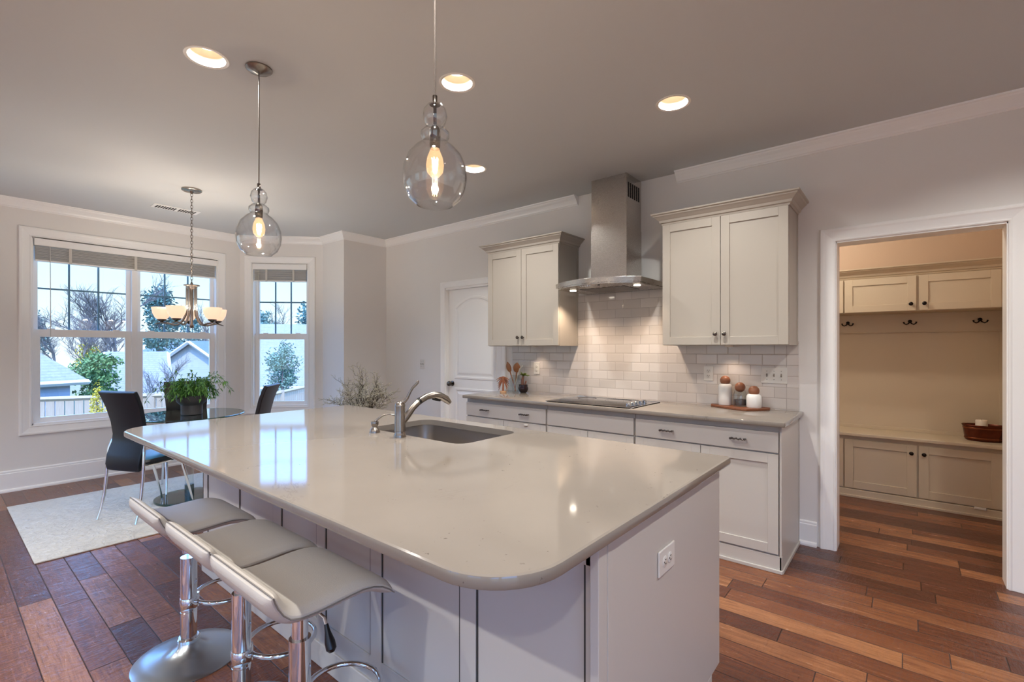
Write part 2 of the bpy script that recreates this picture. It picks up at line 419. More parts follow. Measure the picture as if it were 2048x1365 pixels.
# ---------------------------------------------------------------- room shell
C, W = 2.767, 3.843
XL, YA = -6.52, 2.506                      # window wall, start of the 45 degree wall
XB, YB, XR = -5.80, 3.224, -5.31
YM = 5.715                                 # back panel of the mudroom
XE, YE = 2.4, -5.0                         # far sides of the open plan room behind the camera
T = .15
struct('floor', MB().prism([(XL - .1, YE - .1), (XE + .1, YE - .1), (XE + .1, 5.9), (-2, 5.9), (-2, W + .1), (XR - .1, W + .1), (XR - .1, YB + .1), (XB - .05, YB + .1), (XL - .1, YA + .05)], -.12, 0), M['floor'])
CANS = [(-2.63, .86), (-1.85, 1.79), (-1.04, 2.73), (-2.63, 2.73), (-1.04, .86), (.6, .86), (.6, 2.73),
        (-4.6, -1.4), (-2.63, -1.4), (-1.04, -1.4), (.6, -1.4), (-4.6, -3.4), (-2.63, -3.4), (-1.04, -3.4), (.6, -3.4)]  # cans out of view are added to light the room
def holed(x0, x1, y0, y1, holes, r, z):
    xs = sorted({x0, x1} | {round(h[0] - r, 4) for h in holes} | {round(h[0] + r, 4) for h in holes})
    ys = sorted({y0, y1} | {round(h[1] - r, 4) for h in holes} | {round(h[1] + r, 4) for h in holes})
    mb = MB(); hs = {(round(h[0] - r, 4), round(h[1] - r, 4)): h for h in holes}; n = 32
    for i in range(len(xs) - 1):
        for j in range(len(ys) - 1):
            a, b, c_, d_ = xs[i], xs[i + 1], ys[j], ys[j + 1]
            if (a, c_) in hs:
                hx, hy = hs[(a, c_)]; vs = []; fs = []
                for k in range(n):
                    t = 2 * PI * k / n; ct, s_ = math.cos(t), math.sin(t); q = max(abs(ct), abs(s_))
                    vs += [(hx + r * ct / q, hy + r * s_ / q, z), (hx + r * .8 * ct, hy + r * .8 * s_, z)]
                for k in range(n):
                    l = (k + 1) % n; fs.append((2 * k, 2 * k + 1, 2 * l + 1, 2 * l))
                mb.add(vs, fs)
            else: mb.add([(a, c_, z), (a, d_, z), (b, d_, z), (b, c_, z)], [(0, 1, 2, 3)])
    return mb
cl = holed(XL - .1, XE + .1, YE - .1, 4.0, CANS, .1, C)
cl.box(XL - .1, XE + .1, YE - .1, 5.95, C + .22, C + .3)
cl.box(XL - .1, XE + .1, YE - .15, YE - .1, C, C + .25); cl.box(XE + .1, XE + .15, YE - .1, 5.95, C, C + .25); cl.box(XL - .15, XL - .1, YE - .1, 4, C, C + .25); cl.box(XL - .1, -2, 4, 4.05, C, C + .25)
cl.add([(-2, 4.0, C), (-2, 5.95, C), (XE + .1, 5.95, C), (XE + .1, 4, C)], [(0, 1, 2, 3)])
struct('ceiling', cl, M['ceil'], fix=False)

def wall(name, x0, y0, ang, L, holes, m, z1=C, th=T):
    # local: x along, y outward; holes (s0,s1,z0,z1)
    mb = MB(); xs = sorted({0., L} | {h[0] for h in holes} | {h[1] for h in holes})
    for a, b in zip(xs, xs[1:]):
        hs = sorted([h for h in holes if h[0] <= a + 1e-6 and h[1] >= b - 1e-6], key=lambda h: h[2]); z = 0.
        for h in hs:
            if h[2] > z + 1e-6: mb.box(a, b, 0, th, z, h[2])
            z = h[3]
        if z < z1 - 1e-6: mb.box(a, b, 0, th, z, z1)
    o = struct(name, mb, m); o.location = (x0, y0, 0); o.rotation_euler = (0, 0, ang); return o
WZ0, WZ1 = .605, 2.43
wall('wall_left', XL, YE, R(90), YA - YE, [(-3.2 - YE, -1.6 - YE, WZ0, WZ1), (-1.3 - YE, .3 - YE - .6, WZ0, WZ1), (.633 - YE, 2.247 - YE, WZ0, WZ1)], M['wall'])
wall('wall_bay', XL, YA, R(45), 1.0168, [(.149, .834, WZ0, WZ1)], M['wall'])
wall('wall_bay_return', XB, YB, 0, XR - XB - 0.0, [], M['wall'])
wall('wall_return', XR, YB + T, R(90), W - YB - T, [], M['wall'], th=.0999)
DX0, DX1, DZ = -4.18, -3.30, 2.05
OX0, OX1, OZ = -.375, .452, 2.07
wall('wall_back', XR - .1, W, 0, XE - XR + .1, [(DX0 - XR + .1, DX1 - XR + .1, 0, DZ), (OX0 - XR + .1, OX1 - XR + .1, 0, OZ)], M['wall'], th=.14)
wall('wall_right', XE, W, R(-90), W - YE, [(W + .6, W + 2.4, .12, 2.43), (W + 2.7, W + 4.5, .12, 2.43)], M['wall'])  # unseen openings added to let daylight into the room
wall('wall_rear', XE, YE, R(180), XE - XL, [(1.2, 3.2, .605, 2.43), (4.5, 6.5, .605, 2.43)], M['wall'])
# mudroom shell
wall('wall_mudroom_back', -1.9, YM + .03, 0, 2.6, [], M['mudwall'])
wall('wall_mudroom_right', .66, YM + .03, R(-90), YM + .03 - W - .14, [], M['mudwall'])
wall('wall_mudroom_left', -1.9, W + .14, R(90), YM + .03 - W - .14, [], M['mudwall'])

# crown moulding: a = out from the wall, b = height
CR = [(0, -.085), (.008, -.085), (.012, -.078), (.02, -.074), (.026, -.060), (.040, -.038), (.056, -.022), (.060, -.014), (.070, -.010), (.073, 0), (0, 0)]
def crown(name, path):
    struct(name, MB().mould([(-a, b) for a, b in CR], [(x, y, C) for x, y in path], (0, 0, 1)), M['trim'])
crown('trim_1', [(XL, YE), (XL, YA), (XB, YB), (XR, YB), (XR, W), (-2.36, W)])
crown('trim_2', [(-1.43, W), (XE, W)])
BB = [(0, 0), (0, .2), (.006, .2), (.012, .192), (.012, .178), (.016, .172), (.016, .03), (.026, .024), (.03, .012), (.03, 0)]
def base(name, path, top=1.):
    pr = [(-a, b * top if b > .1 else b) for a, b in BB]
    struct(name, MB().mould(pr, [(x, y, 0) for x, y in path], (0, 0, 1)), M['trim'])
base('baseboard_left', [(XL, YE), (XL, YA), (XB, YB), (XR, YB), (XR, W), (DX0 - .08, W)])
base('baseboard_back', [(-.575, W), (OX0 - .095, W)], .83)
base('baseboard_back_right', [(OX1 + .095, W), (XE, W)], .83)

# casing profile: a outward across the casing, b out of the wall
CS = [(0, 0), (0, .012), (.008, .016), (.016, .012), (.03, .014), (.06, .02), (.07, .024), (.084, .024), (.09, .018), (.09, 0)]
def casing_rect(x0, x1, z0, z1, bottom=True, wd=1.):
    # local wall frame: room side is -y.  path so that (n x t) points away from the opening
    n = Vector((0, -1, 0)); pr = [(a * wd, b) for a, b in CS]
    if bottom: path = [(x0, 0, z0), (x0, 0, z1), (x1, 0, z1), (x1, 0, z0)]; closed = True
    else: path = [(x0, 0, z0), (x0, 0, z1), (x1, 0, z1), (x1, 0, z0)]; closed = False
    t = Vector((0, 0, 1)); l = n.cross(t)
    if l.x > 0: pr = [(-a, b) for a, b in pr]
    return MB().mould(pr, path, n, closed)

def window(name, loc, ang, s0, s1, n_sash, cased=True):
    rt = root(name, loc, ang)
    if cased: obj('window_casing', casing_rect(s0, s1, WZ0, WZ1), M['trim'], rt, bevel=.0015)
    j = MB(); z0, z1, d = WZ0, WZ1, .135
    j.box(s0, s0 + .012, -.002, d, z0, z1); j.box(s1 - .012, s1, -.002, d, z0, z1); j.box(s0, s1, -.002, d, z1 - .012, z1); j.box(s0, s1, -.002, d + .04, z0 - .0, z0 + .018)
    ws = (s1 - s0 - .024 - (n_sash - 1) * .05) / n_sash; x = s0 + .012; ZM = 1.50
    for k in range(n_sash - 1): j.box(x + ws, x + ws + .05, .03, .13, z0, z1)
    obj('window_frame', j, M['trim'], rt, bevel=.002)
    for k in range(n_sash):
        a, b = x, x + ws; sw = .045; x = b + .05
        so, si = sw + .008, sw - .006
        lo = MB(); lo.box(a, a + so, .055, .085, z0 + .018, ZM + .038); lo.box(b - so, b, .055, .085, z0 + .018, ZM + .038)
        lo.box(a + so, b - so, .0555, .0845, z0 + .018, z0 + .065); lo.box(a + so, b - so, .0555, .0845, ZM - .035, ZM + .038)
        obj('lower_sash', lo, M['trim'], rt, bevel=.0015)
        for q in (a + .13, b - .13):
            obj('sash_lock', MB().box(q - .03, q + .03, .052, .062, ZM + .0381, ZM + .048), M['trim'], rt, bevel=.002)
        obj('window_pane', MB().box(a + so - .003, b - so + .003, .068, .072, z0 + .063, ZM - .033), M['pane'], rt)
        up = MB(); up.box(a, a + si, .09, .12, ZM - .03, z1 - .012); up.box(b - si, b, .09, .12, ZM - .03, z1 - .012)
        up.box(a + si, b - si, .0905, .1195, ZM - .03, ZM + .035); up.box(a + si, b - si, .0905, .1195, z1 - .06, z1 - .012)
        obj('upper_sash', up, M['trim'], rt, bevel=.0015)
        mu = MB(); ga, gb = a + sw - .006, b - sw + .006; gz0, gz1 = ZM + .035, z1 - .06
        for q in (1, 2): mu.box(ga + (gb - ga) * q / 3 - .008, ga + (gb - ga) * q / 3 + .008, .099, .111, gz0, gz1)
        zc = 1.945; mu.box(ga, gb, .1, .11, zc - .008, zc + .008)
        obj('muntin_grid', mu, M['muntin'], rt)
        obj('window_pane', MB().box(ga - .002, gb + .002, .103, .107, gz0 - .002, gz1 + .002), M['pane'], rt)
    return rt
M['muntin'] = mat('backlit_grille_tint', '#5f8aa6', .5)  # white bars given a blue tone, as if backlit
window('window_1', (XL, 0, 0), R(90), .633, 2.247, 2)
window('window_2', (XL, YA, 0), R(45), .149, .834, 1)
window('added_window_3', (XL, 0, 0), R(90), -3.2, -1.6, 2)  # unseen, added for bluish daylight on the seating side
window('added_window_4', (XL, 0, 0), R(90), -1.3, -.3, 1)  # unseen too, added for the same daylight
window('added_window_5', (0, YE, 0), R(180), -XE + 1.2 + 0, -XE + 3.2, 2, False).location = (0, YE, 0)  # unseen rear window, added to bring in daylight
window('added_window_6', (0, YE, 0), R(180), -XE + 4.5, -XE + 6.5, 2, False)  # second added rear window, also out of view

def blind(label, loc, ang, s0, s1, wand):
    t = thing('window_blind', label, 'blind', loc, ang, 'raised slatted blinds')
    obj('headrail', MB().box(s0 + .006, s1 - .006, -.003, .05, 2.35, 2.428), M['slat'], t)
    obj('valance', MB().box(s0 + .004, s1 - .004, -.02, -.004, 2.352, 2.428).box(s0 + .004, s1 - .004, -.02, .03, 2.416, 2.428), M['trim'], t, bevel=.003)
    sl = MB(); z = 2.215
    for i in range(15): sl.box(s0 + .012, s1 - .012, -.012 + (i % 3) * .005, .038, z, z + .0045); z += .0088
    obj('slats', sl, M['slat'], t)
    br = MB(); br.box(s0 + .012, s1 - .012, -.014, .04, 2.2, 2.213)
    obj('bottom_rail', br, M['trim'], t, bevel=.002)
    n = 3 if s1 - s0 > 1 else 2
    for i in range(n):
        c = s0 + (s1 - s0) * (i + .5) / n; obj('ladder_tape', MB().box(c - .012, c + .012, -.016, -.0145, 2.2, 2.35), M['slat'], t)
    obj('tilt_wand', MB().tube([(wand, -.018, 2.345), (wand + .003, -.02, 1.9), (wand + .004, -.02, 1.46)], .003, 8), M['slat'], t)
M['slat'] = mat('blind_slat', '#cdc8bf', .5)
blind('white slatted blind pulled up above the wide double window', (XL, 0, 0), R(90), .645, 2.235, .76)
blind('narrow slatted blind pulled up above the single angled window', (XL, YA, 0), R(45), .161, .822, .235)

# door 1 (arched two panel door) -------------------------------------------------
d1 = root('door_1', (0, W, 0))
obj('door_casing', casing_rect(DX0 + .015, DX1 + .0, 0, DZ + .0, False, .78), M['trim'], d1, bevel=.0015)
jm = MB().box(DX0, DX0 + .018, 0, .14, 0, DZ).box(DX1 - .018, DX1, 0, .14, 0, DZ).box(DX0, DX1, 0, .14, DZ - .018, DZ)
obj('door_jamb', jm, M['trim'], d1)
sl = MB(); a, b = DX0 + .02, DX1 - .02; y0, y1 = .05, .088; z1 = DZ - .02
sl.box(a, b, y0 + .008, y1, .008, z1)
def arch_panel(x0, x1, z0, z1_, rise, inset, yy):
    n = 14; pts = [(x0 + inset, z0 + inset), (x1 - inset, z0 + inset)]
    for i in range(n + 1):
        t = 1 - i / n; xx_ = x0 + inset + (x1 - x0 - 2 * inset) * t
        pts.append((xx_, z1_ - inset + rise * (1 - (2 * t - 1) ** 2)))
    return [(p[0], yy, p[1]) for p in pts]
def arch_panel_mesh(mb, x0, x1, z0, z1_, rise):
    mb.rings([arch_panel(x0, x1, z0, z1_, rise, i_, y_) for i_, y_ in ((-.034, y0 + .001), (-.028, y0 - .007), (-.010, y0 - .008), (.0, y0 - .001), (.014, y0 - .0008), (.038, y0 - .007), (.048, y0 - .0075))], False, True, False)
# face with raised mouldings: flat skin then panels standing in it
sl.box(a, b, y0, y0 + .008, .008, z1)
obj('door_panel', sl, M['trim'], d1, bevel=.002)
pm = MB(); arch_panel_mesh(pm, a + .13, b - .13, 1.03, 1.80, .11); arch_panel_mesh(pm, a + .13, b - .13, .2, .86, .0)
obj('raised_panel', pm, M['trim'], d1)
k = MB().lathe([(.03, 0), (.03, -.006), (.012, -.01), (.012, -.03), (.026, -.04), (.031, -.055), (.026, -.068), (.0001, -.072)], (a + .06, y0, .94), 24, True, 'y')
obj('door_knob', k, M['dknob'], d1)
obj('hallway_backing', MB().box(DX0 - .1, DX1 + .1, .6, .62, 0, 2.3), M['wall'], d1)

# opening to the mudroom ----------------------------------------------------------
d2 = root('door_2', (0, W, 0))
obj('door_casing', casing_rect(OX0 + .012, OX1 - .012, 0, OZ - .008, False), M['trim'], d2, bevel=.0015)
obj('door_jamb', MB().box(OX0 - .001, OX0 + .018, -.004, .15, 0, OZ).box(OX1 - .018, OX1 + .001, -.004, .15, 0, OZ).box(OX0, OX1, -.004, .15, OZ - .018, OZ + .001), M['trim'], d2, bevel=.001)
bk = MB().box(OX0 - .083, OX0 + .012, .14, .158, 0, OZ + .08).box(OX1 - .012, OX1 + .083, .14, .158, 0, OZ + .08).box(OX0 - .083, OX1 + .083, .14, .158, OZ - .008, OZ + .08)
obj('rear_casing', bk, M['trim'], d2, bevel=.002)

# ---------------------------------------------------------------- cabinets
def shaker(x0, x1, z0, z1, y, th=.02, st=.057, rec=.009):
    mb = MB(); mb.box(x0, x0 + st, y, y + th, z0, z1).box(x1 - st, x1, y, y + th, z0, z1)
    mb.box(x0 + st, x1 - st, y, y + th, z0, z0 + st).box(x0 + st, x1 - st, y, y + th, z1 - st, z1)
    mb.box(x0 + st - .004, x1 - st + .004, y + rec, y + th - .001, z0 + st - .004, z1 - st + .004); return mb
def knob(x, y, z, parent, m='dknob', r=.015):
    return obj('knob', MB().lathe([(.006, 0), (.006, -.012), (r * .75, -.016), (r, -.022), (r * .95, -.028), (r * .5, -.033), (.0001, -.034)], (x, y, z), 20, True, 'y'), M[m], parent)
def pull(x, y, z, parent):
    mb = MB(); L = .095
    for sx_ in (-1, 1): mb.tube([(x + sx_ * L * .43, y, z), (x + sx_ * L * .43, y - .026, z)], .005, 8)
    n = 8
    for i in range(n):
        q = x - L / 2 + L * (i + .5) / n; mb.ball((q, y - .028, z + (.0015 if i % 2 else -.0015)), .0078 if i in (0, n - 1) else .0068, 10)
    mb.tube([(x - L / 2, y - .028, z), (x + L / 2, y - .028, z)], .0045, 8)
    return obj('drawer_pull', mb, M['dpull'], parent)
M['dpull'] = mat('dark_pull', '#6f6a66', .15, 1.)
M['canwhite2'] = mat('puck_housing', '#d8d2c8', .4)
CC = [(0, 0), (.006, .0), (.01, .012), (.018, .016), (.024, .032), (.045, .052), (.055, .06), (.058, .068), (.068, .072), (.07, .082), (0, .082)]
def upper(label, x0, x1):
    t = thing('wall_cabinet', label, 'cabinet', (x0, W, 1.372), 0, 'upper cabinets beside the range hood')
    w_, h = x1 - x0, .908; yf = -.308
    obj('body', MB().box(0, w_, yf, 0, 0, h).box(-.004, w_ + .004, -.03, -.0005, 0, h).box(0.012, w_ - .012, yf - .004, yf, .012, h), M['cab'], t, bevel=.0015)
    obj('crown_moulding', MB().mould([(a, b + h - .002) for a, b in CC], [(0, 0, 0), (0, yf - .01, 0), (w_, yf - .01, 0), (w_, 0, 0)][::-1], (0, 0, 1)), M['cab'], t, bevel=.001)
    pk = obj('puck_light', MB().lathe([(.03, 0), (.03, -.008), (.026, -.012), (.0001, -.012)], (w_ * .5, -.12, 0), 24), M['canwhite2'], t)
    ld = bpy.data.lights.new('puck_lamp', 'SPOT'); ld.energy = 2.0; ld.color = (1, .80, .62); ld.spot_size = R(110); ld.spot_blend = .8; ld.shadow_soft_size = .02
    lo = bpy.data.objects.new('puck_lamp', ld); COL.objects.link(lo); lo.parent = pk; lo.location = (w_ * .5, -.12, -.016)
    for i in (0, 1):
        a, b = (0.002, w_ / 2 - .0018) if i == 0 else (w_ / 2 + .0018, w_ - .002)
        dr = obj('door', shaker(a, b, .004, h - .004, yf - .022), M['cab'], t, bevel=.0014)
        knob((b - .028) if i == 0 else (a + .028), yf - .022, .08, dr)
    return t
upper('white two-door wall cabinet left of the range hood', -3.197, -2.36)
upper('white two-door wall cabinet right of the range hood, beside the doorway', -1.422, -.585)

F = W - .61                                # door faces of the base cabinets
def base_cab(label, x0, x1, pulls, doors, end=False, latch=None):
    t = thing('base_cabinet', label, 'cabinet', (x0, W, 0), 0, 'base cabinets along the back wall'); w_ = x1 - x0; yf = -.61
    bd = MB().box(0, w_, yf + .02, -.003, 0, .882)
    obj('body', bd, M['cabw'], t)
    obj('toe_kick', MB().box(0, w_ + (.014 if end else 0), yf + .004, yf + .03, 0, .10).box(0, w_ + (.018 if end else 0), yf - .008, yf + .0035, 0, .022), M['cabw'], t, bevel=.003)
    if end:
        obj('end_panel', MB().box(w_, w_ + .012, yf + .004, -.003, 0, .882).box(w_ + .012, w_ + .022, yf + .004, -.003, 0, .022).box(w_ + .012, w_ + .016, -.03, -.003, .022, .882), M['cabw'], t, bevel=.002)
    top = .845
    dw = obj('drawer', MB().box(.006, w_ - .006, yf, yf + .02, .722, top), M['cabw'], t, bevel=.0015)
    for p in pulls: pull(p - x0, yf, .786, dw)
    n = len(doors)
    for i, (a, b) in enumerate(doors):
        dr = obj('door', shaker(a - x0, b - x0, .112, .712, yf), M['cabw'], t, bevel=.0014)
        knob((b - x0 - .03) if i == 0 else (a - x0 + .03), yf, .65, dr)
    if latch: obj('child_latch', MB().box(latch - x0 - .018, latch - x0 + .018, yf - .012, yf, .690, .704), M['plate'], t, bevel=.003)
    return t
base_cab('grey-white base cabinet left of the cooktop with two drawer pulls', -3.222, -2.292, (-2.971, -2.515), ((-3.216, -2.76), (-2.756, -2.298)), latch=-2.50)
base_cab('base cabinet under the cooktop with a plain drawer front', -2.288, -1.516, (), ((-2.282, -1.904), (-1.9, -1.522)))
base_cab('base cabinet right of the cooktop beside the mudroom doorway', -1.512, -.587, (-1.274, -.816), ((-1.506, -1.051), (-1.047, -.593)), end=True)
ct = MB(); x0, x1, y0 = -3.225, -.549, F - .046
ct.mould([(0, .885), (-.0, .885), (-.004, .886), (-.004, .905), (.002, .912), (.008, .914), (.3, .914), (.3, .885)], [(x0, W, 0), (x0, y0, 0), (x1, y0, 0), (x1, W, 0)], (0, 0, 1))
ct = MB()
def slab(mb, x0, x1, y0, y1, z0, z1, r4, bv=.006, hole=None, zdepth=None):
    lv = [(bv, z0), (bv * .3, z0 + bv * .3), (0, z0 + bv)] + [(0, z1 - bv), (bv * .3, z1 - bv * .3), (bv, z1)]
    def lp(ins, z): return rrect(x0 + ins, x1 - ins, y0 + ins, y1 - ins, [max(.001, q - ins) for q in r4], 10, z)
    loops = [lp(i_, z_) for i_, z_ in lv]
    if not hole: return mb.rings(loops, True, True, True)
    mb.rings(loops, False, False, True)
    hl = rrect(*hole, 8)
    bm = bmesh.new()
    for z, outer in ((z1, loops[-1]), (z0, loops[0])):
        ed = []
        for ring in ([Vector(p) for p in outer], [Vector((*p, z)) for p in hl]):
            vs = [bm.verts.new(p) for p in ring]; ed += [bm.edges.new((vs[i], vs[(i + 1) % len(vs)])) for i in range(len(vs))]
        bmesh.ops.triangle_fill(bm, use_beauty=True, edges=ed)
    bm.verts.index_update(); mb.add([v.co[:] for v in bm.verts], [[v.index for v in f.verts] for f in bm.faces]); bm.free()
    mb.rings([[(*p, z0) for p in hl], [(*p, z1) for p in hl]], False, False, True); return mb
slab(ct, x0, x1, y0, W - .002, .883, .914, [.004, .01, .001, .001])
tag(obj('countertop', ct, M['quartz']), 'cream quartz countertop running under the range hood along the back wall', 'countertop')
bs = MB().box(-3.146, -.577, W - .009, W - .0005, .914, 1.4).box(-2.36, -1.42, W - .009, W - .0005, 1.4, 1.838)
tag(obj('tile_backsplash', bs, M['tile']), 'white subway tile backsplash between countertop and wall cabinets', 'backsplash')

# ---------------------------------------------------------------- island
IX0, IX1, IY0, IY1 = -3.305, -.575, 1.06, 2.0
isl = thing('kitchen_island', 'grey-white panelled kitchen island under the cream quartz top', 'island', (0, 0, 0))
obj('body', MB().box(IX0 + .012, IX1 - .012, IY0 + .006, IY1 - .03, .10, .66).box(IX0 + .012, IX1 - .012, IY0 + .006, 1.42, .66, .883).box(IX0 + .012, -2.4, 1.4, IY1 - .03, .66, .883).box(-1.45, IX1 - .012, 1.4, IY1 - .03, .66, .883), M['cabw'], isl)
obj('base_plinth', MB().box(IX0 + .002, IX1 - .004, IY0 + .006, 1.9, 0, .1).box(IX0 - .004, IX1 + .0, IY0 - .006, IY0 + .01, 0, .1), M['cabw'], isl, bevel=.003)
sp = MB()                                    # stiles and rails on the seating side
ST = [(IX0, -3.235), (-2.838, -2.772), (-2.372, -2.290), (-1.962, -1.892), (-1.565, -1.498), (-1.084, -1.016), (-.63, IX1 - .012)]
for a, b in ST: sp.box(a, b, IY0, IY0 + .02, .1, .883)
sp.box(IX0, IX1 - .012, IY0, IY0 + .02, .80, .883); sp.box(IX0, IX1 - .012, IY0 + .0003, IY0 + .02, .1, .19)
obj('panel_frame', sp, M['cabw'], isl, bevel=.002)
for (a, b), (c_, d_) in zip(ST, ST[1:]):
    for q0, q1 in ((b - .001, b + .0065), (c_ - .0065, c_ + .001)):
        obj('groove_shade', MB().box(q0, q1, IY0 + .0035, IY0 + .0085, .19, .80), M['seam'], isl)  # dark strip paints the shade of the gap beside each stile
ep = MB().box(IX1 - .012, IX1, IY0 + .0, IY1, .10, .883).box(IX1 - .012, IX1, IY0, 1.905, 0, .1).box(IX1 - .02, IX1 + .004, 1.022, IY0 + .004, 0, .883).box(IX1 - .012, IX1 + .003, IY0 + .012, IY0 + .032, 0, .883)
obj('end_panel', ep, M['cabw'], isl, bevel=.002)
obj('left_end_panel', MB().box(IX0, IX0 + .012, IY0, IY1, .1, .883).box(IX0, IX0 + .012, IY0, 1.9, 0, .1), M['cabw'], isl, bevel=.002)
xw = (IX1 - IX0) / 6
for i in range(6):
    if i in (2, 3): continue
    sh = shaker(0, xw - .006, .11, .87, 0); sh.xf(Matrix.Translation((IX0 + (i + 1) * xw - .003, IY1, 0)) @ Matrix.Rotation(PI, 4, 'Z'))
    obj('door', sh, M['cabw'], isl, bevel=.0014)
obj('sink_front', MB().box(IX0 + 2 * xw, IX0 + 4 * xw, IY1 - .024, IY1, .11, .87), M['cabw'], isl, bevel=.002)
SK = (-2.29, -1.56, 1.53, 1.958)
tp = MB(); slab(tp, -3.33, -.545, .652, 2.062, .883, .914, [.17, .175, .02, .02], .008, (*SK, .07))
tag(obj('island_countertop', tp, M['quartz']), 'large cream quartz island top with rounded corners and a sink cutout', 'countertop')
# sink
sk = thing('kitchen_sink', 'stainless steel undermount sink set into the island top', 'sink', (-1.925, 1.746, .883))
def skl(ins, z, r): return [(p[0] + 1.925, p[1] - 1.746, z) for p in rrect(SK[0] - .006 + ins, SK[1] + .006 - ins, SK[2] - .006 + ins, SK[3] + .006 - ins, r)]
bas = MB(); bas.rings([skl(-.02, -.001, .08), skl(-.0, -.001, .08), skl(0, -.003, .08), skl(.008, -.15, .075), skl(.02, -.175, .065), skl(.05, -.182, .04), skl(.2, -.185, .02)], False, True, True)
o_ = obj('basin', bas, M['sink'], sk, fix=False); s_ = o_.modifiers.new('t', 'SOLIDIFY'); s_.thickness = .0015; s_.offset = -1
obj('drain', MB().lathe([(.001, .003), (.03, .003), (.042, .001), (.045, .004), (.045, .0)], (0, 0, -.186), 24), M['chrome'], sk)
# faucet
fc = thing('faucet', 'brushed nickel pull-out faucet with curved lever beside the sink', 'faucet', (-1.93, 1.478, .914))
obj('body', MB().lathe([(.030, 0), (.030, .012), (.026, .018), (.025, .028), (.028, .03), (.0275, .06), (.0255, .10), (.025, .150), (.0255, .152), (.0255, .157), (.024, .160), (.021, .168), (.012, .176), (.0001, .178)], (0, 0, 0), 32), M['nickel'], fc)
obj('lever', MB().tube([(0, 0, .168), (.018, .012, .176), (.030, .020, .192), (.042, .028, .222), (.052, .036, .243), (.064, .045, .258), (.072, .051, .270), (.075, .053, .279)], [.013, .012, .010, .0085, .008, .0085, .009, .004], 12, flat=.8), M['nickel'], fc)
obj('spout', MB().tube([(.008, .012, .075), (.014, .035, .105), (.020, .062, .14), (.026, .095, .168)], [.017, .017, .0165, .016], 16), M['nickel'], fc)
obj('collar_ring', MB().tube([(.026, .094, .167), (.0285, .103, .173)], [.0172, .0172], 16), M['black'], fc)
obj('spray_head', MB().tube([(.0285, .103, .173), (.034, .14, .190), (.04, .185, .196), (.044, .225, .188), (.048, .262, .168), (.05, .285, .148)], [.0165, .0165, .0175, .019, .0195, .013], 16), M['nickel'], fc)
obj('spray_button', MB().tube([(.038, .175, .175), (.041, .20, .170), (.044, .225, .163)], [.004, .006, .004], 8), M['black'], fc)
sd = thing('soap_dispenser', 'small brushed nickel soap dispenser pump beside the faucet', 'soap dispenser', (-2.132, 1.472, .914))
obj('base', MB().lathe([(.027, 0), (.027, .004), (.023, .018), (.014, .026), (.013, .03), (.018, .04), (.0195, .054), (.018, .058), (.0001, .06)], (0, 0, 0), 24), M['nickel'], sd)
obj('pump_spout', MB().tube([(0, 0, .055), (.012, .012, .072), (.03, .032, .09), (.05, .052, .096), (.070, .072, .089), (.078, .08, .08)], [.0075, .007, .0065, .006, .006, .0045], 12, flat=.8), M['nickel'], sd)

# ---------------------------------------------------------------- outlets, switches
def plate(name, label, cat, loc, rz, wd, ht, sockets=(), toggles=(), horiz=False, group=None):
    t = thing(name, label, cat, loc, rz, group)
    obj('cover_plate', MB().box(-wd / 2, wd / 2, -.006, 0, -ht / 2, ht / 2), M['plate'], t, bevel=.003)
    for (sx_, sz_) in sockets:
        mb = MB().lathe([(.0165, 0), (.0165, -.0025), (.015, -.0032)], (sx_, -.0055, sz_), 24, True, 'y')
        so = obj('socket', mb, M['plate'], t)
        e = MB()
        for dx_ in (-.0062, .0062):
            if horiz: e.box(sx_ - .004, sx_ + .004, -.0092, -.0084, sz_ + dx_ - .0014, sz_ + dx_ + .0014)
            else: e.box(sx_ + dx_ - .0014, sx_ + dx_ + .0014, -.0092, -.0084, sz_ - .001, sz_ + .0075)
        if horiz: e.box(sx_ - .0115, sx_ - .0065, -.0092, -.0084, sz_ - .0022, sz_ + .0022)
        else: e.box(sx_ - .0024, sx_ + .0024, -.0092, -.0084, sz_ - .0105, sz_ - .006)
        obj('socket_slot', e, M['dark'], so)
    for i, sx_ in enumerate(toggles):
        tg = MB().box(sx_ - .004, sx_ + .004, -.0075, -.005, -.012, .012); up = -.006 if i == len(toggles) - 1 and len(toggles) > 2 else .006
        tg.tube([(sx_, -.006, 0), (sx_, -.017, up)], [.0045, .0035], 8)
        obj('toggle', tg, M['toggle'], t)
        for q in (.03, -.03): obj('screw', MB().lathe([(.003, 0), (.003, -.001)], (sx_, -.006, q), 10, True, 'y'), M['nickel'], t)
    return t
M['toggle'] = mat('toggle_switch', '#8d857c', .4)
YT = W - .0095
plate('wall_outlet', 'white outlet on the backsplash beside the dark-potted plant', 'outlet', (-2.831, YT, 1.152), 0, .072, .116, ((0, .02), (0, -.02)))
plate('wall_outlet', 'white outlet on the backsplash just left of the wooden-lidded jars', 'outlet', (-1.182, YT, 1.158), 0, .072, .116, ((0, .02), (0, -.02)))
plate('light_switch', 'white triple light switch plate on the backsplash right of the jars', 'light switch', (-.729, YT, 1.158), 0, .168, .116, (), (-.046, 0, .046))
plate('light_switch', 'small white switch plate on the wall left of the arched panel door', 'light switch', (-4.578, W - .0005, 1.155), 0, .08, .115, (), (-.018, .018))
plate('wall_outlet', 'white outlet mounted sideways on the end of the kitchen island', 'outlet', (IX1 + .0005, 1.445, .703), R(90), .125, .078, ((.02, 0), (-.02, 0)), (), True)

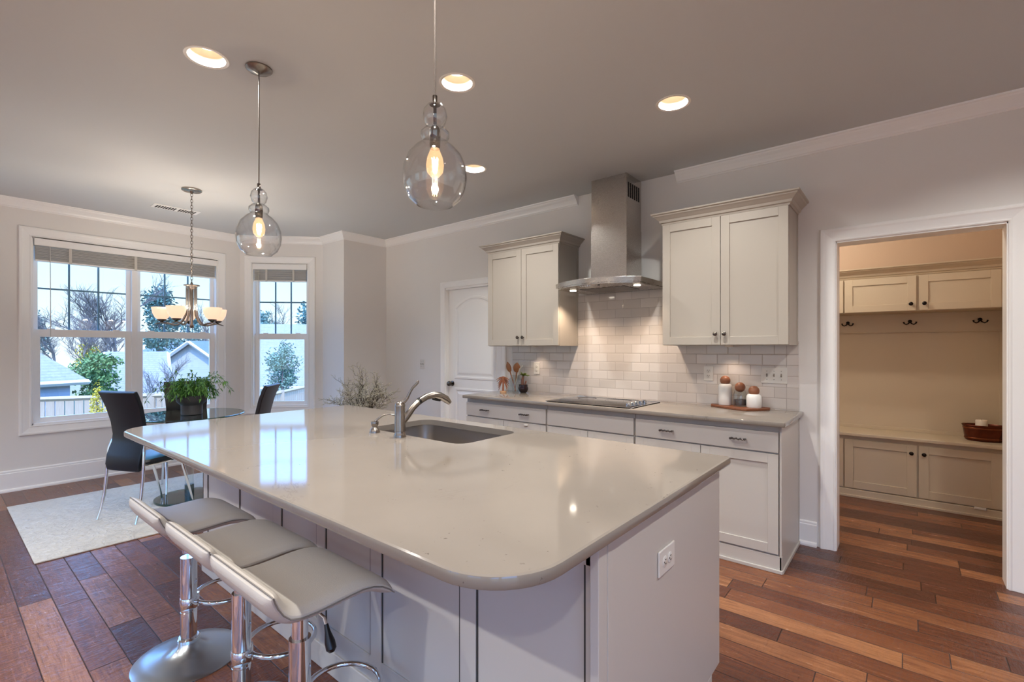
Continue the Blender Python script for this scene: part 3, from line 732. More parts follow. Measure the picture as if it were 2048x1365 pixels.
# ---------------------------------------------------------------- hood and cooktop
hd = thing('range_hood', 'stainless steel chimney range hood between the wall cabinets', 'range hood', (-1.90, W, 1.84))
obj('chimney', MB().box(-.163, .163, -.281, 0, .09, .50).box(-.160, .160, -.278, 0, .50, C - 1.84), M['steel'], hd, bevel=.001)
vn = MB()
for i in range(6): vn.box(.159, .1615, -.25 + i * .038, -.25 + i * .038 + .022, .74, .86)
obj('vent_slot', vn, M['dark'], hd)
n = 18; pf = [(-.38, -.488)] + [(-.38 + .76 * i / n, -.488 - .155 * (1 - (2 * i / n - 1) ** 2)) for i in range(1, n)] + [(.38, -.488)]
out = pf + [(.38, -.002), (-.38, -.002)]
cnp = MB().prism(out, .012, .048)
obj('canopy', cnp, M['steel'], hd, bevel=.001)
inn = [(x * .965, y * .985 + .004) for x, y in out]
obj('underside', MB().prism(inn, .0, .014), M['steel'], hd, bevel=.001)
obj('collar', MB().rings([[(-.30, -.44, .046), (.30, -.44, .046), (.30, -.002, .046), (-.30, -.002, .046)], [(-.168, -.286, .095), (.168, -.286, .095), (.168, -.002, .095), (-.168, -.002, .095)]], True, True, False), M['steel'], hd)
obj('grease_filter', MB().box(-.2, .2, -.40, -.12, -.003, .001), M['filter'] if 'filter' in M else M['dknob'], hd)
for sx_ in (-1, 1):
    hl_ = obj('hood_light', MB().lathe([(.026, .001), (.026, -.003), (.0001, -.003)], (sx_ * .29, -.36, 0), 20), M['hoodled'], hd)
    ld = bpy.data.lights.new('hood_spot', 'SPOT'); ld.energy = 9; ld.color = (1, .78, .58); ld.spot_size = R(125); ld.spot_blend = .6; ld.shadow_soft_size = .02
    lo = bpy.data.objects.new('hood_spot', ld); COL.objects.link(lo); lo.parent = hl_; lo.location = (sx_ * .29, -.36, -.012)
for i in range(5):
    obj('button', MB().lathe([(.006, 0), (.006, -.004)], (-.09 + i * .02, -.565, 0), 12), M['chrome'], hd)
obj('dial', MB().lathe([(.009, 0), (.009, -.005)], (.07, -.565, 0), 16), M['black'], hd)
ck = thing('cooktop', 'black glass electric cooktop set in the back countertop', 'cooktop', (-1.905, 3.475, .914))
obj('glass_surface', MB().rings([rrect(-.378, .378, -.262, .262, .012, 5, 0.), rrect(-.378, .378, -.262, .262, .012, 5, .006), rrect(-.374, .374, -.258, .258, .010, 5, .008)]), M['glassblk'], ck)
obj('steel_trim', MB().mould([(0, 0), (0, .0085), (.006, .0085), (.006, 0)], [(-.378, -.262, 0), (.378, -.262, 0), (.378, .262, 0), (-.378, .262, 0)], (0, 0, 1), True), M['chrome'], ck)
for i in range(5):
    obj('control_knob', MB().lathe([(.021, 0), (.021, .004), (.017, .006), (.018, .022), (.014, .027), (.0001, .028)], (.325, -.20 + i * .068, .008), 20), M['chrome'], ck)
M['ring'] = mat('burner_mark', '#3a3a3e', .2)
for x, y, r in ((-.22, -.12, .10), (-.22, .13, .08), (.08, -.12, .08), (.08, .12, .11)):
    obj('burner_ring', MB().lathe([(r, 0), (r, .0004), (r - .002, .0004), (r - .002, 0)], (x, y, .0082), 40, False), M['ring'], ck)

# ---------------------------------------------------------------- counter items
def plank_board():
    pts = [(-.205, .075), (-.19, .01), (-.06, -.075), (.055, -.125), (.09, -.13), (.15, -.07), (.205, .02), (.2, .07), (.1, .085), (-.1, .09)]
    return MB().prism(pts, 0, .016)
tag(obj('wooden_board', plank_board(), M['board'], bevel=.003), 'oiled wooden serving board under the three lidded jars', 'board').location = (-.945, W - .12, .915)
def canister(name, label, x, y, h, r, material, glass=False, ctrl=.0):
    t = thing(name, label, 'canister', (x, y, .9315))
    if glass:
        obj('glass_body', MB().lathe([(r * .96, 0), (r, .006), (r, h * .72), (r * .8, h * .95), (r * .74, h), (r * .70, h), (r * .76, h * .94), (r * .95, h * .71), (r * .95, .01), (.001, .008)], (0, 0, 0), 32), M['jar'], t)
        obj('contents', MB().lathe([(r * .93, .009), (r * .93, h * .42), (r * .6, h * .45), (.001, h * .44)], (0, 0, 0), 24), M['coffee'], t)
    else:
        obj('body', MB().lathe([(r * .93, 0), (r, .006), (r, h - .03), (r * .97, h - .014), (r * .82, h - .002), (r * .7, h), (.001, h)], (0, 0, 0), 32), material, t)
    rb = .036
    obj('ball_lid', MB().ball((0, 0, h + rb * .62), rb, 24), M['walnut'], t)
canister('ceramic_canister', 'tall white canister with a round wooden lid on the board', -1.04, W - .085, .158, .047, M['ceramic'])
canister('glass_jar', 'clear glass jar half full of dark beans with a round wooden lid', -.932, W - .105, .115, .046, None, True)
canister('ceramic_canister', 'short white canister with a round wooden lid on the board', -.835, W - .125, .095, .050, M['ceramic'])

# utensil jar, spoons
uj = thing('utensil_jar', 'square clear glass jar holding wooden spoons at the counter end', 'jar', (-3.00, 3.70, .914))
def sq(h_, z, r=.018): return [(p[0], p[1], z) for p in rrect(-h_, h_, -h_, h_, r, 4)]
obj('glass_body', MB().rings([sq(.055, .002), sq(.058, .01), sq(.058, .11), sq(.045, .14), sq(.04, .165), sq(.044, .170), sq(.041, .170), sq(.037, .16), sq(.042, .14), sq(.055, .11), sq(.055, .012)], True, True, True), M['jar'], uj)
def spoon(name, label, x, y, z, top, rx, rz, m):
    t = thing(name, label, 'spoon', (x, y, z)); d_ = Vector(top) - Vector((x, y, z)); L = d_.length
    zc_ = d_.normalized(); yc_ = zc_.cross(Vector((.86, .5, 0))).normalized(); xc_ = yc_.cross(zc_); q = Matrix((xc_, yc_, zc_)).transposed().to_4x4()
    hd_ = MB().tube([(0, 0, 0), (0, 0, L * .35), (0, 0, L * .68)], [.006, .0055, .007], 8); hd_.xf(q); obj('handle', hd_, m, t)
    bl = MB(); n = 10; loops = []
    for i in range(n + 1):
        s_ = i / n; zz_ = L * .66 + L * .34 * s_; w_ = rx * math.sin(PI * min(1, .12 + s_ * .88)) ** .7 if s_ < 1 else .002
        loops.append([(w_ * math.cos(2 * PI * k / 12), .006 * math.sin(2 * PI * k / 12) - (.006 * math.sin(PI * s_)), zz_) for k in range(12)])
    bl.rings(loops); bl.xf(Matrix.Rotation(0, 4, 'Z')); bl.xf(q @ Matrix.Rotation(rz, 4, 'Z')); obj('bowl', bl, m, t); return t
spoon('wooden_spoon', 'dark wooden spoon leaning left in the glass utensil jar', -2.985, 3.69, .928, (-3.07, 3.66, 1.215), .024, 0, M['spoon'])
spoon('wooden_spoon', 'broad wooden spoon standing in the middle of the utensil jar', -3.01, 3.71, .928, (-2.975, 3.70, 1.21), .036, 0, M['spoon'])
M['whitehandle'] = mat('pale_handle', '#cfcabb', .5)
t = thing('kitchen_tongs', 'pale curved utensil leaning right in the glass jar', 'utensil', (-3.01, 3.69, .928))
obj('handle', MB().tube([(0, 0, 0), (.03, .0, .10), (.05, .0, .16), (.075, .0, .22), (.11, 0, .25)], [.003, .003, .004, .006, .004], 8), M['whitehandle'], t)
# carved hand-like ornament made of curled wooden strips
co = thing('carved_ornament', 'carved wooden tree ornament with drooping leaves on a small base', 'ornament', (-3.06, 3.585, .914))
obj('stand', MB().lathe([(.032, 0), (.033, .004), (.033, .014), (.029, .018), (.0001, .018)], (0, 0, 0), 20), wood('pale_base', '#b98a63', '#c9a27c'), co)
obj('trunk', MB().tube([(0, 0, .016), (.002, 0, .08), (0, 0, .155)], [.011, .009, .012], 10), M['carved'], co)
lv = MB(); random.seed(4)
for i in range(6):
    for sd_ in (-1, 1):
        z0_ = .158 - .006 * i; rr = .060 - .001 * i; a = R(35 + random.uniform(-30, 30)) if sd_ > 0 else R(215 + random.uniform(-30, 30)); dr_ = .035 + .018 * i
        ca, sa = math.cos(a), math.sin(a); q = 1.15 - .07 * i
        lv.tube([(0, 0, z0_), (ca * rr * .55 * q, sa * rr * .55 * q, z0_ - dr_ * .35), (ca * rr * q, sa * rr * q, z0_ - dr_ * .85)], [.004, .0055, .0025], 6)
obj('leaves', lv, M['carved'], co)
# small succulent
su = thing('potted_succulent', 'small leafy plant in a dark glazed pot by the utensil jar', 'plant', (-2.925, 3.735, .914))
obj('pot', MB().lathe([(.028, 0), (.036, .006), (.048, .03), (.050, .045), (.042, .062), (.044, .078), (.040, .078), (.037, .062), (.001, .06)], (0, 0, 0), 28), M['darkpot'], su)
obj('stem', MB().tube([(-.01, 0, .06), (-.012, 0, .12), (-.002, 0, .16)], [.016, .014, .011], 10).tube([(.015, 0, .06), (.026, .0, .09), (.034, 0, .115)], [.005, .009, .006], 8), mat('plant_stem', '#8a6050', .6), su)
lf = MB(); random.seed(7)
for i in range(12):
    a = i * 2.4; L = random.uniform(.05, .085); el = R(random.uniform(15, 70)); ww = random.uniform(.014, .022)
    loops = []
    for k in range(6):
        s_ = k / 5; p = Vector((math.cos(a) * math.cos(el) * L * s_, math.sin(a) * math.cos(el) * L * s_, math.sin(el) * L * s_ - .02 * s_ * s_)); w_ = max(.001, ww * math.sin(PI * min(.95, .15 + .8 * s_)))
        loops.append([(p.x - 0 - math.sin(a) * w_ * math.cos(b_), p.y + math.cos(a) * w_ * math.cos(b_), p.z + .004 * math.sin(b_) + .165) for b_ in [2 * PI * q / 6 for q in range(6)]])
    lf.rings(loops)
obj('leaves', lf, M['leafd'], su)

# ---------------------------------------------------------------- ceiling lights
def can(i, x, y, label):
    t = thing('recessed_light', label, 'ceiling light', (x, y, C), 0, 'recessed ceiling lights')
    obj('trim_ring', MB().lathe([(.078, .02), (.080, -.001), (.095, -.003), (.097, .0), (.085, .001)], (0, 0, 0), 36, False), M['canwhite'], t)
    obj('baffle', MB().lathe([(.080, .0), (.076, .03), (.062, .075), (.0001, .076)], (0, 0, 0), 36, False), M['baffle'], t, fix=False)
    obj('lamp_lens', MB().lathe([(.056, .0), (.054, -.008), (.0001, -.01)], (0, 0, .074), 28), M['lens'], t)
    ld = bpy.data.lights.new('can_lamp', 'AREA'); ld.shape = 'DISK'; ld.size = .075; ld.energy = CAN_W if i < 7 else CAN_BACK; ld.color = CAN_COL; ld.spread = R(165)
    lo = bpy.data.objects.new('can_lamp', ld); COL.objects.link(lo); lo.parent = t; lo.location = (0, 0, .042)
M['canwhite'] = mat('can_trim', '#eee9e0', .4); M['baffle'] = mat('can_baffle', '#b09c84', .5)
CL = ['round recessed ceiling light nearest the upper left, beside the pendant canopy', 'recessed ceiling light above and right of the front glass pendant', 'recessed ceiling light in front of the right wall cabinet', 'small far recessed ceiling light just right of the glass pendant globe']
for i, (x, y) in enumerate(CANS):
    can(i, x, y, CL[i] if i < 4 else 'recessed ceiling light added out of view to light the room')

# pendants
def pendant(label, x, y):
    t = thing('glass_pendant', label, 'pendant light', (x, y, C), 0, 'clear glass pendants over the island'); zb = 1.824 - C
    obj('canopy', MB().lathe([(.062, 0), (.062, -.006), (.05, -.016), (.02, -.024), (.006, -.03), (.0001, -.03)], (0, 0, 0), 32), M['nickel'], t)
    obj('cord', MB().tube([(0, 0, -.02), (0, 0, zb + .36)], .0032, 8), M['cordm'], t)
    obj('cap', MB().lathe([(.008, .36), (.008, .342), (.012, .335), (.018, .33), (.0001, .329)], (0, 0, zb), 20), M['dknob'], t)
    obj('socket', MB().lathe([(.0055, .33), (.0055, .262), (.012, .258), (.0175, .245), (.0185, .225), (.0175, .195), (.0165, .185), (.0001, .185)], (0, 0, zb), 20), M['dknob'], t)
    outer = [(.060, 0), (.085, .022), (.100, .055), (.105, .090), (.102, .125), (.088, .162), (.064, .190), (.044, .204), (.040, .210), (.047, .224), (.047, .238), (.036, .250), (.022, .257), (.033, .268), (.0405, .292), (.036, .315), (.024, .330), (.010, .336)]
    inner = [(max(.004, r - .0022), z + (.001 if i else 0)) for i, (r, z) in enumerate(outer)][::-1]
    obj('glass_shade', MB().lathe(outer + inner, (0, 0, zb), 48, False), M['pglass'], t)
    bulb = MB().lathe([(.012, .19), (.016, .18), (.026, .155), (.0295, .130), (.026, .108), (.012, .092), (.0001, .088)], (0, 0, zb), 24)
    b_ = obj('bulb', bulb, M['bulbglass'], t)
    fl = MB()
    for q in range(6):
        a = q * PI / 3; fl.tube([(.010 * math.cos(a), .010 * math.sin(a), zb + .155), (.007 * math.cos(a + .5), .007 * math.sin(a + .5), zb + .112)], .0013, 6)
    obj('filament', fl, M['filament'], b_)
    ld = bpy.data.lights.new('pendant_lamp', 'POINT'); ld.energy = 3.5; ld.color = (1, .86, .72); ld.shadow_soft_size = .012
    lo = bpy.data.objects.new('pendant_lamp', ld); COL.objects.link(lo); lo.parent = t; lo.location = (0, 0, zb + .135)
M['cordm'] = mat('braided_cord', '#5c514a', .5)
pendant('clear glass globe pendant over the far left end of the island', -2.528, 1.061)
pendant('clear glass globe pendant hanging nearest, over the middle of the island', -1.2, 1.06)

# chandelier
ch = thing('chandelier', 'five-arm brushed nickel chandelier with lit frosted bowl shades over the table', 'chandelier', (-4.92, 1.49, C))
obj('canopy', MB().lathe([(.078, 0), (.078, -.012), (.07, -.018), (.02, -.022), (.008, -.04), (.0001, -.04)], (0, 0, 0), 32), M['bronze'] if 0 else M['nickel'], ch)
chn = MB(); z = -.035; i = 0
while z > -.83:
    pts = []
    for k in range(12):
        a = 2 * PI * k / 12; dx_ = .009 * math.cos(a); pts.append((dx_ if i % 2 else 0, 0 if i % 2 else dx_, z - .015 + .017 * math.sin(a)))
    chn.tube(pts, .0024, 6, closed=True); z -= .0265; i += 1
obj('chain', chn, M['nickel'], ch)
obj('hub', MB().lathe([(.0001, -.83), (.01, -.835), (.012, -.85), (.062, -.852), (.062, -.86), (.045, -.865), (.04, -.885), (.014, -.89), (.012, -1.20), (.02, -1.215), (.012, -1.235), (.0001, -1.24)], (0, 0, 0), 24), M['nickel'], ch)
for q in range(5):
    a = R(39.42 + 25 + 33.7 + 72 * q); ca, sa = math.cos(a), math.sin(a)
    def pp(r, z_): return (r * ca, r * sa, z_)
    arm = obj('arm', MB().tube([pp(.036, -.87), pp(.036, -1.0), pp(.037, -1.06), pp(.045, -1.12), pp(.07, -1.175), pp(.10, -1.207), pp(.13, -1.210), pp(.17, -1.198), pp(.222, -1.19), pp(.25, -1.198), pp(.275, -1.206)], [.0095, .0095, .0095, .0095, .0095, .009, .009, .008, .007, .005, .003], 10), M['nickel'], ch)
    obj('cup', MB().lathe([(.006, 0), (.02, .006), (.032, .014), (.034, .024), (.0001, .024)], pp(.222, -1.186), 20), M['dknob'], arm)
    sh = obj('lamp_shade', MB().lathe([(.026, .022), (.050, .045), (.066, .078), (.075, .132), (.072, .132), (.063, .08), (.047, .048), (.0001, .026)], pp(.222, -1.19), 32, False), M['shade'], arm)
    obj('bulb', MB().ball(pp(.222, -1.12), .022, 14, 1.3), M['core'], sh)
    ld = bpy.data.lights.new('chandelier_lamp', 'POINT'); ld.energy = 4.5; ld.color = (1, .92, .80); ld.shadow_soft_size = .03
    lo = bpy.data.objects.new('chandelier_lamp', ld); COL.objects.link(lo); lo.parent = sh; lo.location = pp(.222, -1.07)
# vent
vt = thing('ceiling_vent', 'white rectangular air vent in the ceiling behind the chandelier chain', 'vent', (-5.74, 1.60, C), R(0))
obj('frame', MB().box(-.075, .075, -.2, .2, -.006, 0), M['trim'], vt, bevel=.003)
v_ = MB()
for i in range(16):
    if i == 8: continue
    v_.box(-.05, .05, -.17 + i * .0215, -.17 + i * .0215 + .014, -.0075, -.0062)
obj('louver', v_, M['dark'] if 0 else M['seam'], vt)

# ---------------------------------------------------------------- bar stools
def stool(label, x, y, rz, dz=0., dy=0.):
    t = thing('bar_stool', label, 'bar stool', (x, y, 0), rz, 'grey leather bar stools at the island')
    obj('base_plate', MB().lathe([(.205, 0), (.205, .004), (.20, .008), (.15, .016), (.10, .026), (.065, .04), (.045, .06), (.036, .078), (.0001, .078)], (0, 0, 0), 64), M['stoolbase'], t)
    obj('base_collar', MB().lathe([(.036, .07), (.042, .073), (.043, .086), (.038, .092), (.0001, .092)], (0, 0, 0), 32), M['chrome'], t)
    obj('column', MB().lathe([(.0315, .085), (.0315, .203), (.030, .2045), (.030, .2065), (.0315, .208), (.0315, .47 + dz), (.0001, .47 + dz)], (0, 0, 0), 32), M['chrome'], t)
    obj('piston', MB().lathe([(.024, .46), (.024, .60 + dz), (.0001, .60 + dz)], (0, 0, 0), 24), M['chrome'], t)
    obj('seat_mount', MB().box(-.08, .08, -.08, .08, .592 + dz, .612 + dz), M['dknob'], t)
    fr2 = []
    for k in range(24):
        a = 2 * PI * k / 24; fr2.append((.125 * math.sin(a), .145 - .117 * math.cos(a), .238))
    obj('footrest', MB().tube(fr2, .0085, 10, closed=True).tube([(0, .030, .21), (0, .030, .27)], .010, 10).lathe([(.0318, .215), (.034, .218), (.034, .262), (.0318, .265)], (0, 0, 0), 28), M['chrome'], t)
    lv = obj('lever', MB().tube([(.03, 0, .59 + dz), (.10, 0, .585 + dz), (.142, .0, .58 + dz), (.156, .0, .560 + dz)], .0045, 8), M['chrome'], t)
    obj('grip', MB().tube([(.152, 0, .566 + dz), (.160, 0, .548 + dz), (.172, 0, .523 + dz), (.180, 0, .506 + dz), (.184, 0, .498 + dz)], [.006, .008, .0145, .0145, .007], 14), M['black'], lv)
    # seat: S profile, low rolled back (-y), drooping front (+y)
    prof = [(-.173, .726), (-.168, .712), (-.159, .692), (-.144, .668), (-.124, .649), (-.095, .640), (-.05, .638), (.0, .640), (.05, .643), (.09, .644), (.125, .639), (.155, .628), (.178, .613), (.192, .600)]
    nx = 18; top = []; bot = []
    for j, (py, pz) in enumerate(prof):
        py += dy; s_ = j / (len(prof) - 1); wd = .200 + .010 * abs(2 * s_ - 1) ** 3
        a0, b0 = prof[max(0, j - 1)], prof[min(len(prof) - 1, j + 1)]; tx, tz = b0[0] - a0[0], b0[1] - a0[1]; l_ = math.hypot(tx, tz); nx_, nz_ = -tz / l_, tx / l_
        e_y = min(1, min(s_, 1 - s_) / .10)
        for i in range(nx + 1):
            uu = -1 + 2 * i / nx; e = min(1, (1 - abs(uu)) / .16); th = .006 + .017 * (math.sin(e * PI / 2) ** .8) * (.25 + .75 * math.sin(e_y * PI / 2))
            X = uu * wd; top.append((X, py + nx_ * th, pz + dz + nz_ * th)); bot.append((X, py - nx_ * th * 1.0, pz + dz - nz_ * th * 1.0))
    m_ = nx + 1; J = len(prof); fs = []
    for j in range(J - 1):
        for i in range(nx):
            a = j * m_ + i; fs.append((a, a + 1, a + m_ + 1, a + m_))
    nT = len(top); fb = [tuple(nT + q for q in f[::-1]) for f in fs]
    rim = []
    for i in range(nx): rim.append((i, nT + i, nT + i + 1, i + 1)); o1 = (J - 1) * m_; rim.append((o1 + i, o1 + i + 1, nT + o1 + i + 1, nT + o1 + i))
    for j in range(J - 1): rim.append((j * m_, (j + 1) * m_, nT + (j + 1) * m_, nT + j * m_)); q = j * m_ + nx; rim.append((q, nT + q, nT + q + m_, q + m_))
    se = MB().add(top + bot, fs + fb + rim, True)
    so = obj('seat', se, M['greyleather'], t, sub=1)
    pts = [tuple((Vector(top[i]) + Vector(bot[i])) / 2) for i in range(m_)] + [tuple((Vector(top[j * m_ + nx]) + Vector(bot[j * m_ + nx])) / 2) for j in range(1, J)]
    pts += [tuple((Vector(top[(J - 1) * m_ + i]) + Vector(bot[(J - 1) * m_ + i])) / 2) for i in range(nx - 1, -1, -1)] + [tuple((Vector(top[j * m_]) + Vector(bot[j * m_])) / 2) for j in range(J - 2, 0, -1)]
    obj('piping', MB().tube(pts, .0022, 6, closed=True), M['pipe'], so)
    return t
M['pipe'] = mat('dark_piping', '#7d766f', .5)
stool('grey leather bar stool farthest left, its round metal base fully in view', -2.43, .725, 0, -.030, .012)
stool('grey leather bar stool in the middle of the row of three', -1.86, .72, 0, .0)
stool('grey leather bar stool nearest the viewer, black lever grip showing', -1.43, .72, 0, .0)

# ---------------------------------------------------------------- dining set
rug = tag(obj('area_rug', MB().box(-5.87, -4.205, .42, 2.75, 0.0005, .010), M['rug'], bevel=.003), 'pale cream textured area rug under the glass dining table', 'rug')
TX, TY = -4.98, 1.49
tb = thing('dining_table', 'round glass pedestal dining table on the cream rug', 'table', (TX, TY, .010))
obj('glass_top', MB().lathe([(.0001, .738), (.43, .738), (.43, .748), (.0001, .748)], (0, 0, 0), 64), M['tglass'], tb)
obj('glass_edge', MB().lathe([(.4302, .737), (.436, .739), (.437, .743), (.436, .747), (.4302, .749)], (0, 0, 0), 64, False), M['tedge'], tb)
obj('pedestal', MB().lathe([(.034, .02), (.034, .73), (.03, .73), (.03, .02)], (0, 0, 0), 32, False), M['jar'], tb)
obj('pedestal_foot', MB().lathe([(.036, .02), (.036, .12), (.0001, .12)], (0, 0, 0), 32), mat('smoked_metal', '#5e6a68', .2, .8), tb)
obj('top_bracket', MB().lathe([(.034, .70), (.07, .73), (.07, .737), (.0001, .737)], (0, 0, 0), 32), M['chrome'], tb)
obj('base_disc', MB().lathe([(.0001, .0), (.26, .0), (.262, .004), (.262, .016), (.26, .02), (.0001, .02)], (0, 0, 0), 64), thin_glass('base_glass', (.30, .52, .50), 0, 1.5), tb)

def chair(label, x, y, fx_, fy_, z=.010, mm='blkleather'):
    t = thing('dining_chair', label, 'chair', (x, y, z), math.atan2(-fx_, fy_), 'leather and chrome chairs round the glass table')
    prof = [(-.163, .385), (-.172, .43), (-.160, .50), (-.128, .59), (-.122, .66), (-.135, .76), (-.165, .88), (-.2, .97), (-.218, 1.005)]
    J = len(prof); nx = 10; fr = []; bk = []
    for j, (py, pz) in enumerate(prof):
        s_ = j / (J - 1); wd = [.165, .172, .175, .168, .165, .168, .178, .185, .186][j]
        a0, b0 = prof[max(0, j - 1)], prof[min(J - 1, j + 1)]; ty, tz = b0[0] - a0[0], b0[1] - a0[1]; l_ = math.hypot(ty, tz); ny_, nz_ = tz / l_, -ty / l_
        for i in range(nx + 1):
            uu = -1 + 2 * i / nx; th = .016; cv = -.010 * (1 - uu * uu)
            fr.append((uu * wd, py + cv + ny_ * th, pz + nz_ * th)); bk.append((uu * wd, py + cv - ny_ * th, pz - nz_ * th))
    m_ = nx + 1; fs = []
    for j in range(J - 1):
        for i in range(nx): a = j * m_ + i; fs.append((a, a + 1, a + m_ + 1, a + m_))
    nT = len(fr); fb = [tuple(nT + q for q in f[::-1]) for f in fs]; rim = []
    for i in range(nx): rim.append((i, nT + i, nT + i + 1, i + 1)); o1 = (J - 1) * m_; rim.append((o1 + i, o1 + i + 1, nT + o1 + i + 1, nT + o1 + i))
    for j in range(J - 1): rim.append((j * m_, (j + 1) * m_, nT + (j + 1) * m_, nT + j * m_)); q = j * m_ + nx; rim.append((q, nT + q, nT + q + m_, q + m_))
    obj('backrest', MB().add(fr + bk, fs + fb + rim, True), M[mm], t, bevel=.006)
    lps = []
    for ins, zz_ in ((.02, .425), (.003, .435), (0, .45), (.008, .468), (.04, .478), (.1, .482)):
        lps.append([(p[0], p[1], zz_) for p in rrect(-.19 + ins, .19 - ins, -.155 + ins, .225 - ins, .05)])
    obj('seat', MB().rings(lps), M[mm], t)
    obj('seat_frame', MB().tube([(p[0], p[1], .42) for p in rrect(-.175, .175, -.14, .205, .03, 4)], .008, 8, closed=True), M['chrome'], t)
    for sx_ in (-1, 1):
        obj('leg', MB().tube([(sx_ * .17, .17, .42), (sx_ * .168, .22, .25), (sx_ * .17, .26, .1), (sx_ * .172, .285, .0)], [.013, .011, .009, .008], 10), M['chrome'], t)
        obj('leg', MB().tube([(sx_ * .172, -.128, .62), (sx_ * .184, -.150, .55), (sx_ * .188, -.158, .47), (sx_ * .189, -.162, .36), (sx_ * .190, -.178, .2), (sx_ * .194, -.20, .08), (sx_ * .197, -.225, .0)], [.008, .0105, .0115, .0115, .011, .010, .009], 10), M['chrome'], t)
    return t
chair('black leather chrome-legged dining chair at the near left of the glass table, seen from behind', -4.80, 1.125, -.41, .91)
chair('dark leather dining chair facing the viewer behind the potted plant', -5.40, 1.60, .97, -.24, mm='brownback')
chair('dark leather dining chair seen edge-on in front of the narrow angled window', -4.67, 1.86, -.66, -.75, mm='brownback')

# potted plant on the table
pp_ = thing('potted_plant', 'leafy green plant in a grey flared pot on the glass table', 'plant', (-4.95, 1.50, .759))
obj('pot', MB().lathe([(.078, 0), (.082, .004), (.084, .085), (.098, .10), (.112, .115), (.118, .135), (.12, .17), (.112, .17), (.11, .14), (.001, .13)], (0, 0, 0), 40), M['pot'], pp_)
obj('soil', MB().lathe([(.108, .14), (.001, .145)], (0, 0, 0), 24, True), M['soil'], pp_)
random.seed(11); stm = MB(); lf = MB()
def leaf(mb, p, d_, L, w_, droop=.25):
    d_ = d_.normalized(); s_ = d_.cross(Vector((0, 0, 1)))
    s_ = s_.normalized() if s_.length > .05 else Vector((1, 0, 0)); q = p + d_ * L - Vector((0, 0, L * droop)); mid = p + d_ * L * .45 + Vector((0, 0, L * .05))
    mb.add([p, mid - s_ * w_, q, mid + s_ * w_, mid - Vector((0, 0, w_ * .3))], [(0, 1, 4), (1, 2, 4), (2, 3, 4), (3, 0, 4)])
for i in range(78):
    a = random.uniform(0, 2 * PI); long = i % 4 == 0; reach = random.uniform(.16, .30) if long else random.uniform(.03, .17); hgt = random.uniform(.10, .24) if long else random.uniform(.05, .17); fall = random.uniform(.0, .10) if long else random.uniform(0, .05)
    pts = []
    for k in range(8):
        s_ = k / 7; pts.append(Vector((math.cos(a) * (.05 + reach * s_), math.sin(a) * (.05 + reach * s_), .15 + hgt * math.sin(PI * min(1, s_ * .75)) - fall * s_ ** 3)))
    stm.tube(pts, .0018, 5)
    for k in range(2, 8):
        for q in range(3 if long else 4):
            d_ = Vector((random.uniform(-1, 1), random.uniform(-1, 1), random.uniform(-.5, .6))) + (pts[k] - pts[k - 1]).normalized() * .8
            leaf(lf, pts[k], d_, random.uniform(.03, .055), random.uniform(.004, .008))
obj('stems', stm, M['leaf'], pp_); obj('leaves', lf, M['leaf'], pp_, fix=False)

# floor vase with twisted branches, behind the island
bv = thing('branch_vase', 'tall vase of dried twisting branches standing behind the island', 'vase', (-4.75, 3.12, 0))
obj('vase', MB().lathe([(.09, 0), (.10, .01), (.125, .15), (.12, .3), (.08, .45), (.06, .50), (.075, .53), (.07, .53), (.055, .5), (.001, .48)], (0, 0, 0), 36), mat('brown_vase', '#5d4c40', .4), bv)
tw = MB(); bu = MB(); random.seed(21)
def twig(p, d_, L, r, depth):
    pts = [p.copy()]; n = 7; q = p.copy(); dd_ = d_.normalized()
    for k in range(n):
        dd_ = (dd_ + Vector((random.uniform(-1, 1), random.uniform(-1, 1), random.uniform(-.7, .9))) * (.20 if depth == 0 else .5)).normalized(); q = q + dd_ * L / n; pts.append(q.copy())
        if depth < 2 and k > 0:
            for _ in range(3 if depth == 0 else 1): twig(q, dd_ + Vector((random.uniform(-1, 1), random.uniform(-1, 1), random.uniform(-.5, .8))) * .9, L * random.uniform(.25, .4), r * .5, depth + 1)
        if depth >= 1 and random.random() < .6: bu.ball(tuple(q + Vector((random.uniform(-1, 1), random.uniform(-1, 1), random.uniform(-1, 1))) * .006), random.uniform(.0035, .0065), 5)
    tw.tube(pts, [r * (1 - .7 * i / n) for i in range(n + 1)], 5)
rt_ = Vector((math.cos(YAW), math.sin(YAW), 0))
for lean in (-.75, -.5, -.3, -.55, -.1, .55, .7, .45, .95, -.9, 1.15):
    twig(Vector((0, 0, .45)), rt_ * lean * .62 + Vector((random.uniform(-.2, .2), random.uniform(-.2, .2), 1.)), random.uniform(.40, .56) if abs(lean) < .8 else .42, .0055, 0)
for lean, L in ((-.32, .66), (.05, .55)):
    twig(Vector((0, 0, .45)), rt_ * lean * .7 + Vector((0, 0, 1.)), L, .004, 2)
obj('branches', tw, M['twig'], bv, fix=False); obj('buds', bu, M['bud'], bv, fix=False)

